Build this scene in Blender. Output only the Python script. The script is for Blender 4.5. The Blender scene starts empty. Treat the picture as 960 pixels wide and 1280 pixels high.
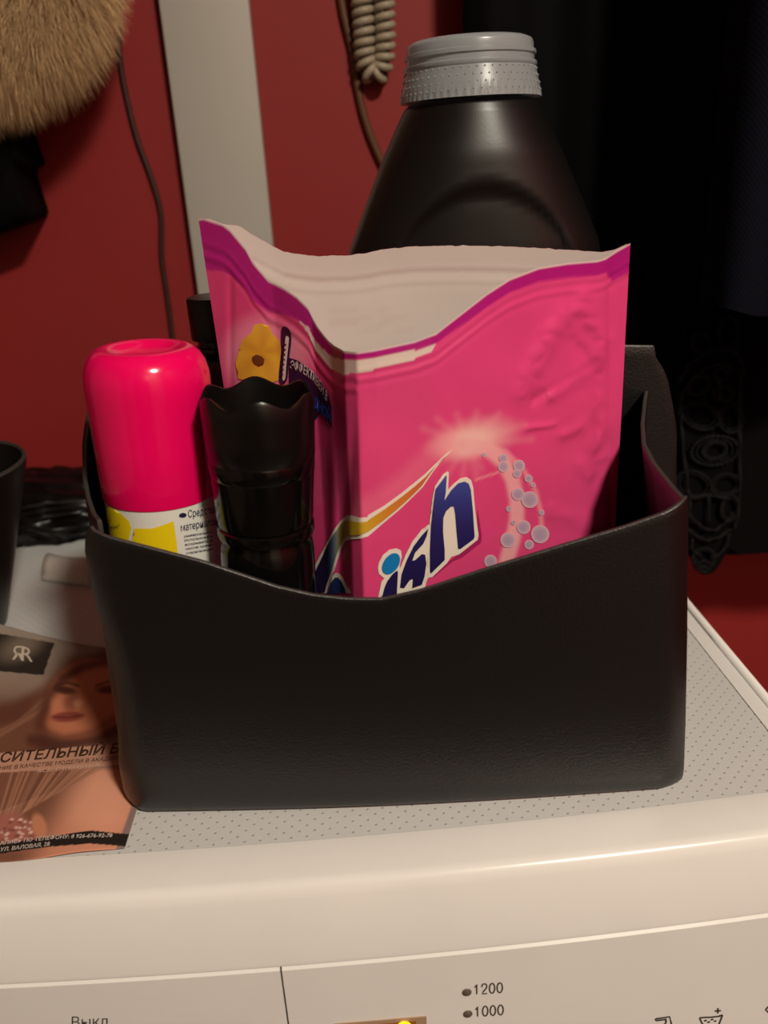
import bpy, bmesh, math, random
import numpy as np
from mathutils import Vector, Matrix, noise
from mathutils.bvhtree import BVHTree
from mathutils.geometry import delaunay_2d_cdt

random.seed(7)
scene = bpy.context.scene
COL = scene.collection

# ------------------------------------------------------------------ camera
F_PX = 1050.0                       # focal length in pixels of the 960 x 1280 frame
PITCH, YAW, ROLL = math.radians(22.3), math.radians(2.3), math.radians(-3.35)
Z0 = 0.85                           # height of the washing machine's top
CAM = Vector((0, 0, Z0 + 0.269))
_f = Vector((math.sin(YAW)*math.cos(PITCH), math.cos(YAW)*math.cos(PITCH), -math.sin(PITCH)))
_r0 = Vector((math.cos(YAW), -math.sin(YAW), 0)); _u0 = _r0.cross(_f)
_r = _r0*math.cos(ROLL) + _u0*math.sin(ROLL)
_u = -_r0*math.sin(ROLL) + _u0*math.cos(ROLL)
cam_data = bpy.data.cameras.new('camera')
cam = bpy.data.objects.new('camera', cam_data); COL.objects.link(cam)
cam.matrix_world = Matrix(((_r.x, _u.x, -_f.x, CAM.x), (_r.y, _u.y, -_f.y, CAM.y), (_r.z, _u.z, -_f.z, CAM.z), (0, 0, 0, 1)))
cam_data.sensor_fit = 'VERTICAL'; cam_data.sensor_height = 36.0; cam_data.sensor_width = 27.0
cam_data.lens = F_PX/1280*36.0
cam_data.clip_start = 0.01
cam_data.dof.use_dof = True
cam_data.dof.focus_distance = 0.40
cam_data.dof.aperture_fstop = 7.5
scene.camera = cam

# ------------------------------------------------------------------ world, light, exposure
world = bpy.data.worlds.new('world'); scene.world = world; world.use_nodes = True
world.node_tree.nodes['Background'].inputs[0].default_value = (1.0, 0.75, 0.55, 1)
world.node_tree.nodes['Background'].inputs[1].default_value = 0.05
LAMP_POS = Vector((0.70, -0.98, 2.36))
ld = bpy.data.lights.new('added_ceiling_light', 'AREA'); ld.shape = 'DISK'; ld.size = 0.26  # unseen overhead light, invented to light the scene
ld.energy = 56; ld.color = (1.0, 0.91, 0.76)
lo = bpy.data.objects.new('added_ceiling_light', ld); COL.objects.link(lo); lo.location = LAMP_POS
scene.view_settings.view_transform = 'Standard'
try: scene.view_settings.look = 'None'
except Exception: pass
scene.view_settings.gamma = 1.0
scene.view_settings.use_curve_mapping = False
scene.view_settings.exposure = -0.08
scene.cycles.use_denoising = True

# ------------------------------------------------------------------ pixel helpers
def ray(px, py):
    return (_f + _r*((px-480)/F_PX) - _u*((py-640)/F_PX)).normalized()
def on_plane(px, py, p, n):
    d = ray(px, py); return CAM + d*((Vector(p)-CAM).dot(n)/d.dot(n))
def at_y(px, py, y):
    d = ray(px, py); return CAM + d*(y/d.y)
def ground(px, py, z=Z0):
    d = ray(px, py); return CAM + d*((z-CAM.z)/d.z)
def to_px(P):
    q = Vector(P)-CAM; w = q.dot(_f)
    return (480 + F_PX*q.dot(_r)/w, 640 - F_PX*q.dot(_u)/w)
# basket frame
BO = Vector((0.0135, 0.3035, Z0+0.0020))
BU = Vector((0.249, -0.015, 0)).normalized(); BV = Vector((0.015, 0.249, 0)).normalized()
def BK(u, v, h): return BO + BU*u + BV*v + Vector((0, 0, h))
def bk_px(px, py, v):
    P = on_plane(px, py, BO+BV*v, BV); q = P-BO
    return q.dot(BU), q.z
def ss_f(x, a, b):
    t = min(1, max(0, (x-a)/(b-a))); return t*t*(3-2*t)
def interp(x, xs, ys):
    return float(np.interp(x, xs, ys))

# ------------------------------------------------------------------ materials
def lin(c):
    c = c/255.0
    return c/12.92 if c <= 0.04045 else ((c+0.055)/1.055)**2.4
def rgb(r, g, b): return (lin(r), lin(g), lin(b), 1.0)
def mat(name, color, rough=0.5, metallic=0.0, spec=0.5, coat=0.0, trans=0.0, emit=None, estr=0.0,
        noise_scale=0, noise_amt=0.0, bump=0.0, bump_scale=200.0, attr=False, sheen=0.0, ior=1.45):
    m = bpy.data.materials.new(name); m.use_nodes = True
    nt = m.node_tree; b = nt.nodes['Principled BSDF']
    b.inputs['Base Color'].default_value = color
    b.inputs['Roughness'].default_value = rough
    b.inputs['Metallic'].default_value = metallic
    b.inputs['Specular IOR Level'].default_value = spec
    b.inputs['Coat Weight'].default_value = coat
    b.inputs['Coat Roughness'].default_value = 0.08
    b.inputs['Transmission Weight'].default_value = trans
    b.inputs['Sheen Weight'].default_value = sheen
    b.inputs['IOR'].default_value = ior
    if emit:
        b.inputs['Emission Color'].default_value = emit; b.inputs['Emission Strength'].default_value = estr
    tc = nt.nodes.new('ShaderNodeTexCoord')
    if attr:
        a = nt.nodes.new('ShaderNodeAttribute'); a.attribute_name = 'Col'
        nt.links.new(a.outputs['Color'], b.inputs['Base Color'])
    if noise_amt:
        n = nt.nodes.new('ShaderNodeTexNoise'); n.inputs['Scale'].default_value = noise_scale
        n.inputs['Detail'].default_value = 5
        nt.links.new(tc.outputs['Object'], n.inputs['Vector'])
        mx = nt.nodes.new('ShaderNodeMix'); mx.data_type = 'RGBA'; mx.blend_type = 'MULTIPLY'
        mx.inputs[0].default_value = 1.0
        mr = nt.nodes.new('ShaderNodeMapRange'); mr.inputs['From Min'].default_value = 0.3; mr.inputs['From Max'].default_value = 0.7
        mr.inputs['To Min'].default_value = 1-noise_amt; mr.inputs['To Max'].default_value = 1.0
        nt.links.new(n.outputs['Fac'], mr.inputs['Value'])
        if attr: nt.links.new(a.outputs['Color'], mx.inputs[6])
        else: mx.inputs[6].default_value = color
        nt.links.new(mr.outputs[0], mx.inputs[7]); nt.links.new(mx.outputs[2], b.inputs['Base Color'])
    if bump:
        n2 = nt.nodes.new('ShaderNodeTexNoise'); n2.inputs['Scale'].default_value = bump_scale; n2.inputs['Detail'].default_value = 3
        nt.links.new(tc.outputs['Object'], n2.inputs['Vector'])
        bp = nt.nodes.new('ShaderNodeBump'); bp.inputs['Strength'].default_value = bump; bp.inputs['Distance'].default_value = 0.001
        nt.links.new(n2.outputs['Fac'], bp.inputs['Height']); nt.links.new(bp.outputs[0], b.inputs['Normal'])
    return m

M = {}
M['red'] = mat('red_wall_paint', rgb(144, 33, 33), 0.62, noise_scale=3, noise_amt=0.10, bump=0.12, bump_scale=120)
M['beige'] = mat('beige_wallpaper', rgb(150, 132, 114), 0.8, noise_scale=6, noise_amt=0.08)
M['ceil'] = mat('ceiling_paint', rgb(225, 220, 210), 0.9)
M['floor'] = mat('floor_laminate', rgb(58, 44, 36), 0.5, noise_scale=8, noise_amt=0.3)
M['white_board'] = mat('white_board_paint', rgb(180, 177, 168), 0.45, noise_scale=5, noise_amt=0.06)
M['door'] = mat('brown_door_veneer', rgb(74, 50, 36), 0.4, noise_scale=12, noise_amt=0.25)
M['enamel'] = mat('machine_white_plastic', rgb(231, 229, 225), 0.22, spec=0.5, noise_scale=30, noise_amt=0.03)
M['print_dark'] = mat('machine_print', rgb(70, 62, 55), 0.5)
M['led_off'] = mat('indicator_lens', rgb(95, 85, 75), 0.3)
M['leather'] = mat('black_leatherette', rgb(6, 5, 5), 0.40, spec=0.95, bump=0.2, bump_scale=900, noise_scale=40, noise_amt=0.15)
M['leather_edge_lit'] = mat('black_leatherette_edge_lit', rgb(58, 53, 50), 0.6)  # lighter grey paints in the light that raw edges catch
M['cap_pink'] = mat('spray_cap_pink', rgb(243, 8, 96), 0.16, spec=0.5, coat=0.3)
M['can_white'] = mat('can_label_white', rgb(222, 222, 214), 0.3)
M['yellow'] = mat('label_yellow', rgb(232, 205, 22), 0.35)
M['print_navy'] = mat('label_text_navy', rgb(32, 30, 62), 0.4)
M['white_print'] = mat('print_white', rgb(228, 218, 205), 0.3)
M['blk_gloss'] = mat('black_gloss_plastic', rgb(9, 8, 8), 0.14, spec=0.5, bump=0.05, bump_scale=60)
M['blk_satin'] = mat('black_satin_plastic', rgb(14, 12, 11), 0.30, spec=0.5, noise_scale=60, noise_amt=0.2)
M['blk_matt'] = mat('black_matt_plastic', rgb(17, 15, 14), 0.36, spec=0.5, bump=0.02, bump_scale=700)
M['film'] = mat('pink_film', (1, 1, 1, 1), 0.19, spec=0.5, attr=True, bump=0.18, bump_scale=75)
M['film_white'] = mat('white_film_lining', rgb(226, 214, 210), 0.30, spec=0.5, attr=True, bump=0.25, bump_scale=60)
M['film_pink_plain'] = mat('pink_film_plain', rgb(226, 48, 120), 0.28)
M['decal'] = mat('film_print', (1, 1, 1, 1), 0.24, spec=0.5, attr=True)
M['paper_print'] = mat('flyer_print', (1, 1, 1, 1), 0.35, spec=0.4, attr=True)
M['cord_cream'] = mat('cream_cord_plastic', rgb(158, 145, 124), 0.45)
M['cord_brown'] = mat('brown_cable_sheath', rgb(92, 58, 36), 0.5)
M['cord_dark'] = mat('dark_cable_sheath', rgb(58, 30, 26), 0.5)
M['fur'] = mat('beige_fur', (1, 1, 1, 1), 0.75, attr=True, sheen=0.3)
M['cloth_black'] = mat('black_cloth', rgb(8, 7, 8), 0.9, spec=0.1, bump=0.3, bump_scale=900)
M['cloth_dress'] = mat('black_dress_cloth', rgb(9, 8, 10), 0.85, spec=0.12, bump=0.25, bump_scale=1200)
M['lace'] = mat('black_lace_thread', rgb(13, 12, 15), 0.6, spec=0.3, bump=1.0, bump_scale=1400)
M['poly'] = mat('black_polythene', rgb(8, 7, 7), 0.36, spec=0.5)
M['paper_white'] = mat('white_paper', rgb(205, 198, 190), 0.6)

# navy twill: fine diagonal weave
def twill():
    m = mat('navy_twill', rgb(23, 22, 36), 0.9, spec=0.1)
    nt = m.node_tree; b = nt.nodes['Principled BSDF']
    tc = nt.nodes.new('ShaderNodeTexCoord'); mp = nt.nodes.new('ShaderNodeMapping')
    mp.inputs['Rotation'].default_value = (0, math.radians(35), 0)
    w = nt.nodes.new('ShaderNodeTexWave'); w.inputs['Scale'].default_value = 160; w.bands_direction = 'X'
    w.inputs['Distortion'].default_value = 1.0
    nt.links.new(tc.outputs['Object'], mp.inputs[0]); nt.links.new(mp.outputs[0], w.inputs[0])
    cr = nt.nodes.new('ShaderNodeMix'); cr.data_type = 'RGBA'
    cr.inputs[6].default_value = rgb(8, 8, 15); cr.inputs[7].default_value = rgb(17, 17, 29)
    nt.links.new(w.outputs['Fac'], cr.inputs[0]); nt.links.new(cr.outputs[2], b.inputs['Base Color'])
    return m
M['twill'] = twill()

# worktop inlay: pale plastic with a diamond grid of tiny grey dimples
def dotted():
    m = mat('dotted_top_inlay', rgb(218, 217, 214), 0.35, spec=0.4)
    nt = m.node_tree; b = nt.nodes['Principled BSDF']; L = nt.links
    tc = nt.nodes.new('ShaderNodeTexCoord'); sp = nt.nodes.new('ShaderNodeSeparateXYZ'); L.new(tc.outputs['Object'], sp.inputs[0])
    def mth(op, a, b_=None):
        n = nt.nodes.new('ShaderNodeMath'); n.operation = op
        for i, s in enumerate((a, b_)):
            if s is None: continue
            if isinstance(s, (int, float)): n.inputs[i].default_value = s
            else: L.new(s, n.inputs[i])
        return n.outputs[0]
    pitch = 0.0068
    def grid(ox, oy):
        fx = mth('SUBTRACT', mth('FRACT', mth('ADD', mth('DIVIDE', sp.outputs[0], pitch), 50+ox)), 0.5)
        fy = mth('SUBTRACT', mth('FRACT', mth('ADD', mth('DIVIDE', sp.outputs[1], pitch), 50+oy)), 0.5)
        return mth('SQRT', mth('ADD', mth('MULTIPLY', fx, fx), mth('MULTIPLY', fy, fy)))
    d = mth('MINIMUM', grid(0, 0), grid(0.5, 0.5))
    ss = nt.nodes.new('ShaderNodeMapRange'); ss.interpolation_type = 'SMOOTHSTEP'
    ss.inputs['From Min'].default_value = 0.05; ss.inputs['From Max'].default_value = 0.11
    L.new(d, ss.inputs[0])
    mx = nt.nodes.new('ShaderNodeMix'); mx.data_type = 'RGBA'
    mx.inputs[6].default_value = rgb(172, 172, 174); mx.inputs[7].default_value = rgb(204, 204, 202)
    L.new(ss.outputs[0], mx.inputs[0]); L.new(mx.outputs[2], b.inputs['Base Color'])
    bp = nt.nodes.new('ShaderNodeBump'); bp.inputs['Strength'].default_value = 0.6; bp.inputs['Distance'].default_value = 0.0004
    L.new(ss.outputs[0], bp.inputs['Height']); L.new(bp.outputs[0], b.inputs['Normal'])
    return m
M['dotted'] = dotted()

# frosted translucent cap
M['cap_clear'] = mat('frosted_clear_plastic', rgb(205, 213, 217), 0.26, trans=0.62, ior=1.45)

# ------------------------------------------------------------------ mesh helpers
def thing(name, label, cat, loc, group=None, kind=None):
    o = bpy.data.objects.new(name, None); COL.objects.link(o); o.location = loc
    o.empty_display_size = 0.02
    tag(o, label, cat, group, kind); return o
def tag(o, label, cat, group=None, kind=None):
    if label: o['label'] = label
    if cat: o['category'] = cat
    if group: o['group'] = group
    if kind: o['kind'] = kind
    return o
def adopt(o, parent):
    if parent is not None:
        o.parent = parent
        if parent.type == 'EMPTY': o.matrix_parent_inverse = Matrix.Translation(-parent.location)
    return o
def mesh_obj(name, verts, faces, m, parent=None, smooth=True, cols=None, label=None, kind=None):
    me = bpy.data.meshes.new(name); me.from_pydata([tuple(v) for v in verts], [], faces)
    if cols is not None:
        ca = me.color_attributes.new('Col', 'FLOAT_COLOR', 'POINT')
        ca.data.foreach_set('color', np.asarray(cols, dtype=np.float32).reshape(-1))
    me.validate(); me.update()
    if smooth: me.polygons.foreach_set('use_smooth', [True]*len(me.polygons))
    for mm in (m if isinstance(m, (list, tuple)) else [m]): me.materials.append(mm)
    o = bpy.data.objects.new(name, me); COL.objects.link(o); adopt(o, parent)
    if label: o['label'] = label
    if kind: o['kind'] = kind
    return o
def fix_normals(o):
    bm = bmesh.new(); bm.from_mesh(o.data); bmesh.ops.recalc_face_normals(bm, faces=bm.faces); bm.to_mesh(o.data); bm.free()
    return o
def autosmooth(o, ang=35):
    bm = bmesh.new(); bm.from_mesh(o.data)
    for e in bm.edges:
        if len(e.link_faces) == 2 and e.calc_face_angle(0) > math.radians(ang): e.smooth = False
    bm.to_mesh(o.data); bm.free(); return o
def grid_faces(nu, nv, closed=False):
    f = []
    for j in range(nv-1):
        for i in range(nu-1 if not closed else nu):
            i2 = (i+1) % nu
            f.append((j*nu+i, j*nu+i2, (j+1)*nu+i2, (j+1)*nu+i))
    return f
def box(x0, x1, y0, y1, z0, z1):
    v = [(x0,y0,z0),(x1,y0,z0),(x1,y1,z0),(x0,y1,z0),(x0,y0,z1),(x1,y0,z1),(x1,y1,z1),(x0,y1,z1)]
    f = [(0,3,2,1),(4,5,6,7),(0,1,5,4),(1,2,6,5),(2,3,7,6),(3,0,4,7)]
    return v, f
def box_obj(name, b, m, parent=None, bevel=0.0, seg=2):
    o = mesh_obj(name, *box(*b), m, parent, smooth=False)
    if bevel:
        bm = bmesh.new(); bm.from_mesh(o.data)
        bmesh.ops.bevel(bm, geom=bm.edges[:], offset=bevel, segments=seg, profile=0.5, affect='EDGES')
        bm.to_mesh(o.data); bm.free()
        o.data.polygons.foreach_set('use_smooth', [True]*len(o.data.polygons)); autosmooth(o, 40)
    return o
def lathe(name, prof, m, parent, origin, axis=(0, 0, 1), n=64, rmod=None, zmod=None, cap0=False, cap1=False, sharp=35):
    """prof = [(r, z)...]; rmod(ang, k, r) and zmod(ang, k, z) may vary a ring"""
    ax = Vector(axis).normalized(); ex = ax.orthogonal().normalized()
    ex = (Vector((1, 0, 0)) - ax*ax.x).normalized(); ey = ax.cross(ex)
    O = Vector(origin); vs = []; fs = []
    for k, (r, z) in enumerate(prof):
        for i in range(n):
            a = 2*math.pi*i/n
            rr = rmod(a, k, r) if rmod else r; zz = zmod(a, k, z) if zmod else z
            vs.append(O + ex*(rr*math.cos(a)) + ey*(rr*math.sin(a)) + ax*zz)
    fs = grid_faces(n, len(prof), True)
    if cap0: fs.append(tuple(range(n-1, -1, -1)))
    if cap1: fs.append(tuple((len(prof)-1)*n+i for i in range(n)))
    o = mesh_obj(name, vs, fs, m, parent)
    return autosmooth(o, sharp)
def tube_geo(path, r, n=8, closed=False):
    P = [Vector(p) for p in path]; vs = []; N = len(P)
    prev = None
    for i, p in enumerate(P):
        if closed: t = (P[(i+1) % N]-P[i-1])
        else: t = P[min(i+1, N-1)]-P[max(i-1, 0)]
        t.normalize()
        if prev is None: e = t.orthogonal().normalized()
        else:
            e = prev - t*prev.dot(t)
            e = e.normalized() if e.length > 1e-6 else t.orthogonal().normalized()
        prev = e; b = t.cross(e); rr = r[i] if isinstance(r, (list, tuple)) else r
        for k in range(n):
            a = 2*math.pi*k/n; vs.append(p + e*(rr*math.cos(a)) + b*(rr*math.sin(a)))
    fs = grid_faces(n, N, True)
    if closed: fs += [((N-1)*n+i, (N-1)*n+(i+1) % n, (i+1) % n, i) for i in range(n)]
    else: fs += [tuple(range(n-1, -1, -1)), tuple((N-1)*n+i for i in range(n))]
    return vs, fs
def join(geos):
    V = []; Fc = []
    for v, f in geos:
        o = len(V); V += list(v); Fc += [tuple(i+o for i in q) for q in f]
    return V, Fc
def smooth_path(pts, per=8, closed=False):
    P = [Vector(p) for p in pts]; out = []; N = len(P)
    rng = range(N if closed else N-1)
    for i in rng:
        if closed: a, b, c, d = P[i-1], P[i], P[(i+1) % N], P[(i+2) % N]
        else: a, b, c, d = P[max(i-1, 0)], P[i], P[i+1], P[min(i+2, N-1)]
        for k in range(per):
            t = k/per
            out.append(0.5*((2*b)+(c-a)*t+(2*a-5*b+4*c-d)*t*t+(3*b-a-3*c+d)*t**3))
    if not closed: out.append(P[-1].copy())
    return out
def sm2(pts, per=6, closed=True):
    return [(p.x, p.y) for p in smooth_path([(x, y, 0) for x, y in pts], per, closed)]

# ------------------------------------------------------------------ prints laid on surfaces
def bvh_of(*objs):
    V = []; Fc = []
    for o in objs:
        k = len(V); V += [o.matrix_world @ v.co if o.parent is None else v.co.copy() for v in o.data.vertices]
        Fc += [tuple(i+k for i in p.vertices) for p in o.data.polygons]
    return BVHTree.FromPolygons(V, Fc)
def inside(pt, loops):
    x, y = pt; c = False
    for L in loops:
        n = len(L); j = n-1
        for i in range(n):
            xi, yi = L[i]; xj, yj = L[j]
            if (yi > y) != (yj > y) and x < (xj-xi)*(y-yi)/(yj-yi)+xi: c = not c
            j = i
    return c
def cast(bvh, px, py, off):
    d = ray(px, py); h = bvh.ray_cast(CAM, d)
    if h[0] is None: return None
    n = h[1]
    if n.dot(d) > 0: n = -n
    return h[0] + n*off
def decal(name, loops, bvh, color, parent, m=None, off=0.0002, step=6.0, label=None, kind=None):
    """a printed patch: outline in photo pixels, laid on the real surface hit by each ray"""
    if loops and isinstance(loops[0][0], (int, float)): loops = [loops]
    V = []; E = []
    for L in loops:
        k = len(V); L2 = []
        n = len(L)
        for i in range(n):
            a = Vector(L[i]); b = Vector(L[(i+1) % n]); q = max(1, int((b-a).length/step))
            for s in range(q): L2.append(a.lerp(b, s/q))
        V += L2; E += [(k+i, k+(i+1) % len(L2)) for i in range(len(L2))]
    xs = [p[0] for p in V]; ys = [p[1] for p in V]
    gx = np.arange(min(xs)+step*0.5, max(xs), step); gy = np.arange(min(ys)+step*0.5, max(ys), step)
    for x in gx:
        for y in gy:
            if inside((x, y), loops): V.append(Vector((x, y)))
    r = delaunay_2d_cdt([Vector((p[0], p[1])) for p in V], E, [], 0, 1e-4)
    P2, tris = r[0], r[2]
    keep = []
    for t in tris:
        c = sum((P2[i] for i in t), Vector((0, 0)))/len(t)
        if inside((c.x, c.y), loops): keep.append(t)
    return _print(name, [(p.x, p.y) for p in P2], keep, bvh, color, parent, m, off, label, kind)
def _print(name, P2, tris, bvh, color, parent, m, off, label=None, kind=None):
    idx = {}; VV = []; CC = []; FF = []
    for t in tris:
        q = []
        for i in t:
            if i not in idx:
                w = cast(bvh, P2[i][0], P2[i][1], off)
                if w is None: idx[i] = None
                else:
                    idx[i] = len(VV); VV.append(w)
                    c = color(P2[i][0], P2[i][1]) if callable(color) else color
                    CC.append(c)
            q.append(idx[i])
        if None not in q: FF.append(tuple(q))
    if not FF: return None
    o = mesh_obj(name, VV, FF, m or M['decal'], parent, smooth=True, cols=CC, label=label, kind=kind)
    # face the camera side of the surface
    me = o.data
    if me.polygons and sum(p.normal.dot(CAM-p.center) for p in me.polygons) < 0: me.flip_normals()
    return o
def ellipse(cx, cy, rx, ry, ang=0.0, n=28):
    c, s = math.cos(math.radians(ang)), math.sin(math.radians(ang)); o = []
    for i in range(n):
        a = 2*math.pi*i/n; x, y = rx*math.cos(a), ry*math.sin(a)
        o.append((cx + x*c - y*s, cy + x*s + y*c))
    return o
def stroke_loop(pts, w):
    P = [Vector(p) for p in pts]; L = []; R = []
    for i, p in enumerate(P):
        t = (P[min(i+1, len(P)-1)]-P[max(i-1, 0)]).normalized(); n = Vector((-t.y, t.x))*(w/2)
        L.append(tuple(p+n)); R.append(tuple(p-n))
    return L + R[::-1]
_txt_cache = {}
def text_geo(s, bold=0.0):
    key = (s, bold)
    if key in _txt_cache: return _txt_cache[key]
    cu = bpy.data.curves.new('t', 'FONT'); cu.body = s; cu.size = 1.0; cu.resolution_u = 2; cu.offset = bold
    cu.fill_mode = 'FRONT'
    o = bpy.data.objects.new('t', cu); COL.objects.link(o)
    bpy.context.view_layer.update()
    ev = o.evaluated_get(bpy.context.evaluated_depsgraph_get()); me = ev.to_mesh()
    V = [(v.co.x, v.co.y) for v in me.vertices]; Fc = [tuple(p.vertices) for p in me.polygons]
    ev.to_mesh_clear(); bpy.data.objects.remove(o); bpy.data.curves.remove(cu)
    _txt_cache[key] = (V, Fc); return V, Fc
def print_text(name, s, p0, p1, cap, bvh, color, parent, m=None, off=0.0003, bold=0.0, slant=0.0, pm=None, up=None, label=None):
    """words whose baseline runs from pixel p0 to p1 (through pm), capitals `cap` pixels high"""
    V, Fc = text_geo(s, bold)
    x0 = min(v[0] for v in V); x1 = max(v[0] for v in V)
    p0 = Vector(p0); p1 = Vector(p1); pm = Vector(pm) if pm else (p0+p1)/2
    P2 = []
    for x, y in V:
        t = (x-x0)/(x1-x0); b = p0*((1-t)*(1-2*t)) + pm*(4*t*(1-t)) + p1*(t*(2*t-1))
        if up: n = Vector(up).normalized()
        else:
            d = (p1-p0).normalized(); n = Vector((d.y, -d.x))
        yy = y/0.727*cap
        q = b + n*yy + (p1-p0).normalized()*(slant*yy)
        P2.append((q.x, q.y))
    return _print(name, P2, Fc, bvh, color, parent, m, off, label)

# numpy painting
def nl(c): return np.array([lin(v) for v in c])
def ss(x, a, b):
    t = np.clip((x-a)/(b-a), 0, 1); return t*t*(3-2*t)
def m_blob(X, Y, cx, cy, rx, ry, ang=0, soft=0.4):
    c, s = math.cos(math.radians(ang)), math.sin(math.radians(ang))
    dx, dy = X-cx, Y-cy; u = (dx*c+dy*s)/rx; v = (-dx*s+dy*c)/ry
    return 1-ss(np.sqrt(u*u+v*v), 1-soft, 1+soft)
def m_stroke(X, Y, pts, w, soft=1.5):
    D = np.full(X.shape, 1e9)
    for (x0, y0), (x1, y1) in zip(pts[:-1], pts[1:]):
        dx, dy = x1-x0, y1-y0; t = np.clip(((X-x0)*dx+(Y-y0)*dy)/(dx*dx+dy*dy+1e-9), 0, 1)
        D = np.minimum(D, np.hypot(X-x0-t*dx, Y-y0-t*dy))
    return 1-ss(D, w/2-soft, w/2+soft)
def m_poly(X, Y, poly):
    c = np.zeros(X.shape, bool); n = len(poly); j = n-1
    for i in range(n):
        xi, yi = poly[i]; xj, yj = poly[j]
        if yi != yj:
            k = ((yi > Y) != (yj > Y)) & (X < (xj-xi)*(Y-yi)/(yj-yi)+xi); c ^= k
        j = i
    return c.astype(float)
def mixc(C, mask, c, a=1.0):
    k = (np.clip(mask, 0, 1)*a)[:, None]; return C*(1-k) + nl(c)[None, :]*k
def px_arrays(verts):
    A = np.array([tuple(v) for v in verts]) - np.array(CAM)
    w = A @ np.array(_f)
    return 480+F_PX*(A @ np.array(_r))/w, 640-F_PX*(A @ np.array(_u))/w
def rgba(C): return np.concatenate([C, np.ones((len(C), 1))], 1)

# ================================================================== the room
def struct(o): o['kind'] = 'structure'; return o
YW = 0.75
struct(box_obj('floor', (-1.5, 1.5, -1.6, YW+0.1, -0.1, 0), M['floor']))
struct(box_obj('wall_back', (-1.5, 1.5, YW, YW+0.1, 0, 2.5), M['red']))
struct(box_obj('wall_left', (-1.5, -1.4, -1.5, YW, 0, 2.5), M['beige']))
struct(box_obj('wall_right', (1.4, 1.5, -1.5, YW, 0, 2.5), M['red']))
struct(box_obj('added_wall_front', (-1.5, 1.5, -1.6, -1.5, 0, 2.5), M['beige']))  # unseen wall behind the camera, added for glossy surfaces to reflect
struct(box_obj('ceiling', (-1.5, 1.5, -1.6, YW+0.1, 2.5, 2.6), M['ceil']))
bx0, bx1 = at_y(198, 0, YW-0.012).x, at_y(311, 0, YW-0.012).x
struct(box_obj('trim_1', (bx0, bx1, YW-0.014, YW, 0, 2.5), M['white_board'], bevel=0.002))
dr = struct(box_obj('added_door_1', (-0.45, 0.40, -1.5, -1.46, 0, 2.03), M['door'], bevel=0.004))  # unseen door, added behind the camera and kept dark to dim reflections
for z0_, z1_ in ((0.15, 0.95), (1.08, 1.9)):
    box_obj('added_door_panel', (-0.33, 0.28, -1.462, -1.452, z0_, z1_), M['door'], dr, bevel=0.004)
v_, f_ = tube_geo([(0.32, -1.46, 1.02), (0.32, -1.41, 1.02), (0.22, -1.41, 1.02)], 0.009, 10)
mesh_obj('added_door_handle', v_, f_, M['led_off'], dr)

# ceiling lamp out of view, added to light the place
lampE = thing('added_ceiling_lamp', 'round ceiling lamp out of view, added to light the hallway', 'lamp', LAMP_POS)
lathe('added_lamp_base', [(0.02, 0.12), (0.15, 0.12), (0.155, 0.10), (0.15, 0.06), (0.02, 0.05)], M['ceil'], lampE, LAMP_POS, n=48, cap0=True, cap1=True)

# ================================================================== washing machine
wm = thing('washing_machine', 'white slim washing machine with a dotted top and printed controls', 'washing machine', (-0.088, 0.5, 0))
XL, XR = -0.388, 0.212
def ymat(x): return 0.286 + 0.165*(x-0.004)**2
YB = 0.742
# frame round the dotted inlay: front lip swept along the bowed front
prof = [(0.0, -0.004), (0.0, 0.0000), (-0.0006, 0.0006), (-0.004, 0.0008), (-0.0195, 0.0000), (-0.0222, -0.0008), (-0.0240, -0.0026),
        (-0.0254, -0.0065), (-0.0325, -0.0335), (-0.0325, -0.0350), (-0.0300, -0.0362), (-0.018, -0.0362)]
nx = 61; xs = [XL + (XR-XL)*i/(nx-1) for i in range(nx)]
V = []; np_ = len(prof)
for (dy, dz) in prof:
    for x in xs:
        V.append((x, ymat(x)+dy, Z0+dz))
Fc = grid_faces(nx, np_)
Fc = [tuple(reversed(q)) for q in Fc]
for side in (0, nx-1): Fc.append(tuple(k*nx+side for k in range(np_)))
inX0, inX1, inY1 = XL+0.016, XR-0.0145, YB-0.03
gl = [(V, Fc)]
def rim_bar(x0, x1, y0, y1): return box(x0, x1, y0, y1, Z0-0.034, Z0+0.0006)
yfr = max(ymat(XL), ymat(XR))
gl.append(rim_bar(inX1, XR, ymat(XR), YB)); gl.append(rim_bar(XL, inX0, ymat(XL), YB)); gl.append(rim_bar(inX0, inX1, inY1, YB))
top_frame = autosmooth(mesh_obj('top_frame', *join(gl), M['enamel'], wm), 40)
# raised outer lip along the right side
lipv, lipf = tube_geo([(XR-0.0035, 0.30, Z0+0.0006), (XR-0.0035, YB-0.002, Z0+0.0006)], 0.0026, 10)
mesh_obj('side_lip', lipv, lipf, M['enamel'], wm)
# the dotted inlay
V = []
nxi = 41
for j, top in enumerate((-0.003, 0.0)):
    for i in range(nxi):
        x = inX0 + (inX1-inX0)*i/(nxi-1); V.append((x, ymat(x)+0.0004, Z0+top))
    for i in range(nxi):
        x = inX0 + (inX1-inX0)*i/(nxi-1); V.append((x, inY1-0.0003, Z0+top))
Fc = []
k = 2*nxi
for i in range(nxi-1):
    Fc.append((k+i, k+i+1, k+nxi+i+1, k+nxi+i)); Fc.append((i, nxi+i, nxi+i+1, i+1)); Fc.append((i, i+1, k+i+1, k+i))
    Fc.append((nxi+i+1, nxi+i, k+nxi+i, k+nxi+i+1))
Fc += [(0, k, k+nxi, nxi), (nxi-1, 2*nxi-1, k+2*nxi-1, k+nxi-1)]
mesh_obj('top_inlay', V, Fc, M['dotted'], wm, smooth=False)
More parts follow.
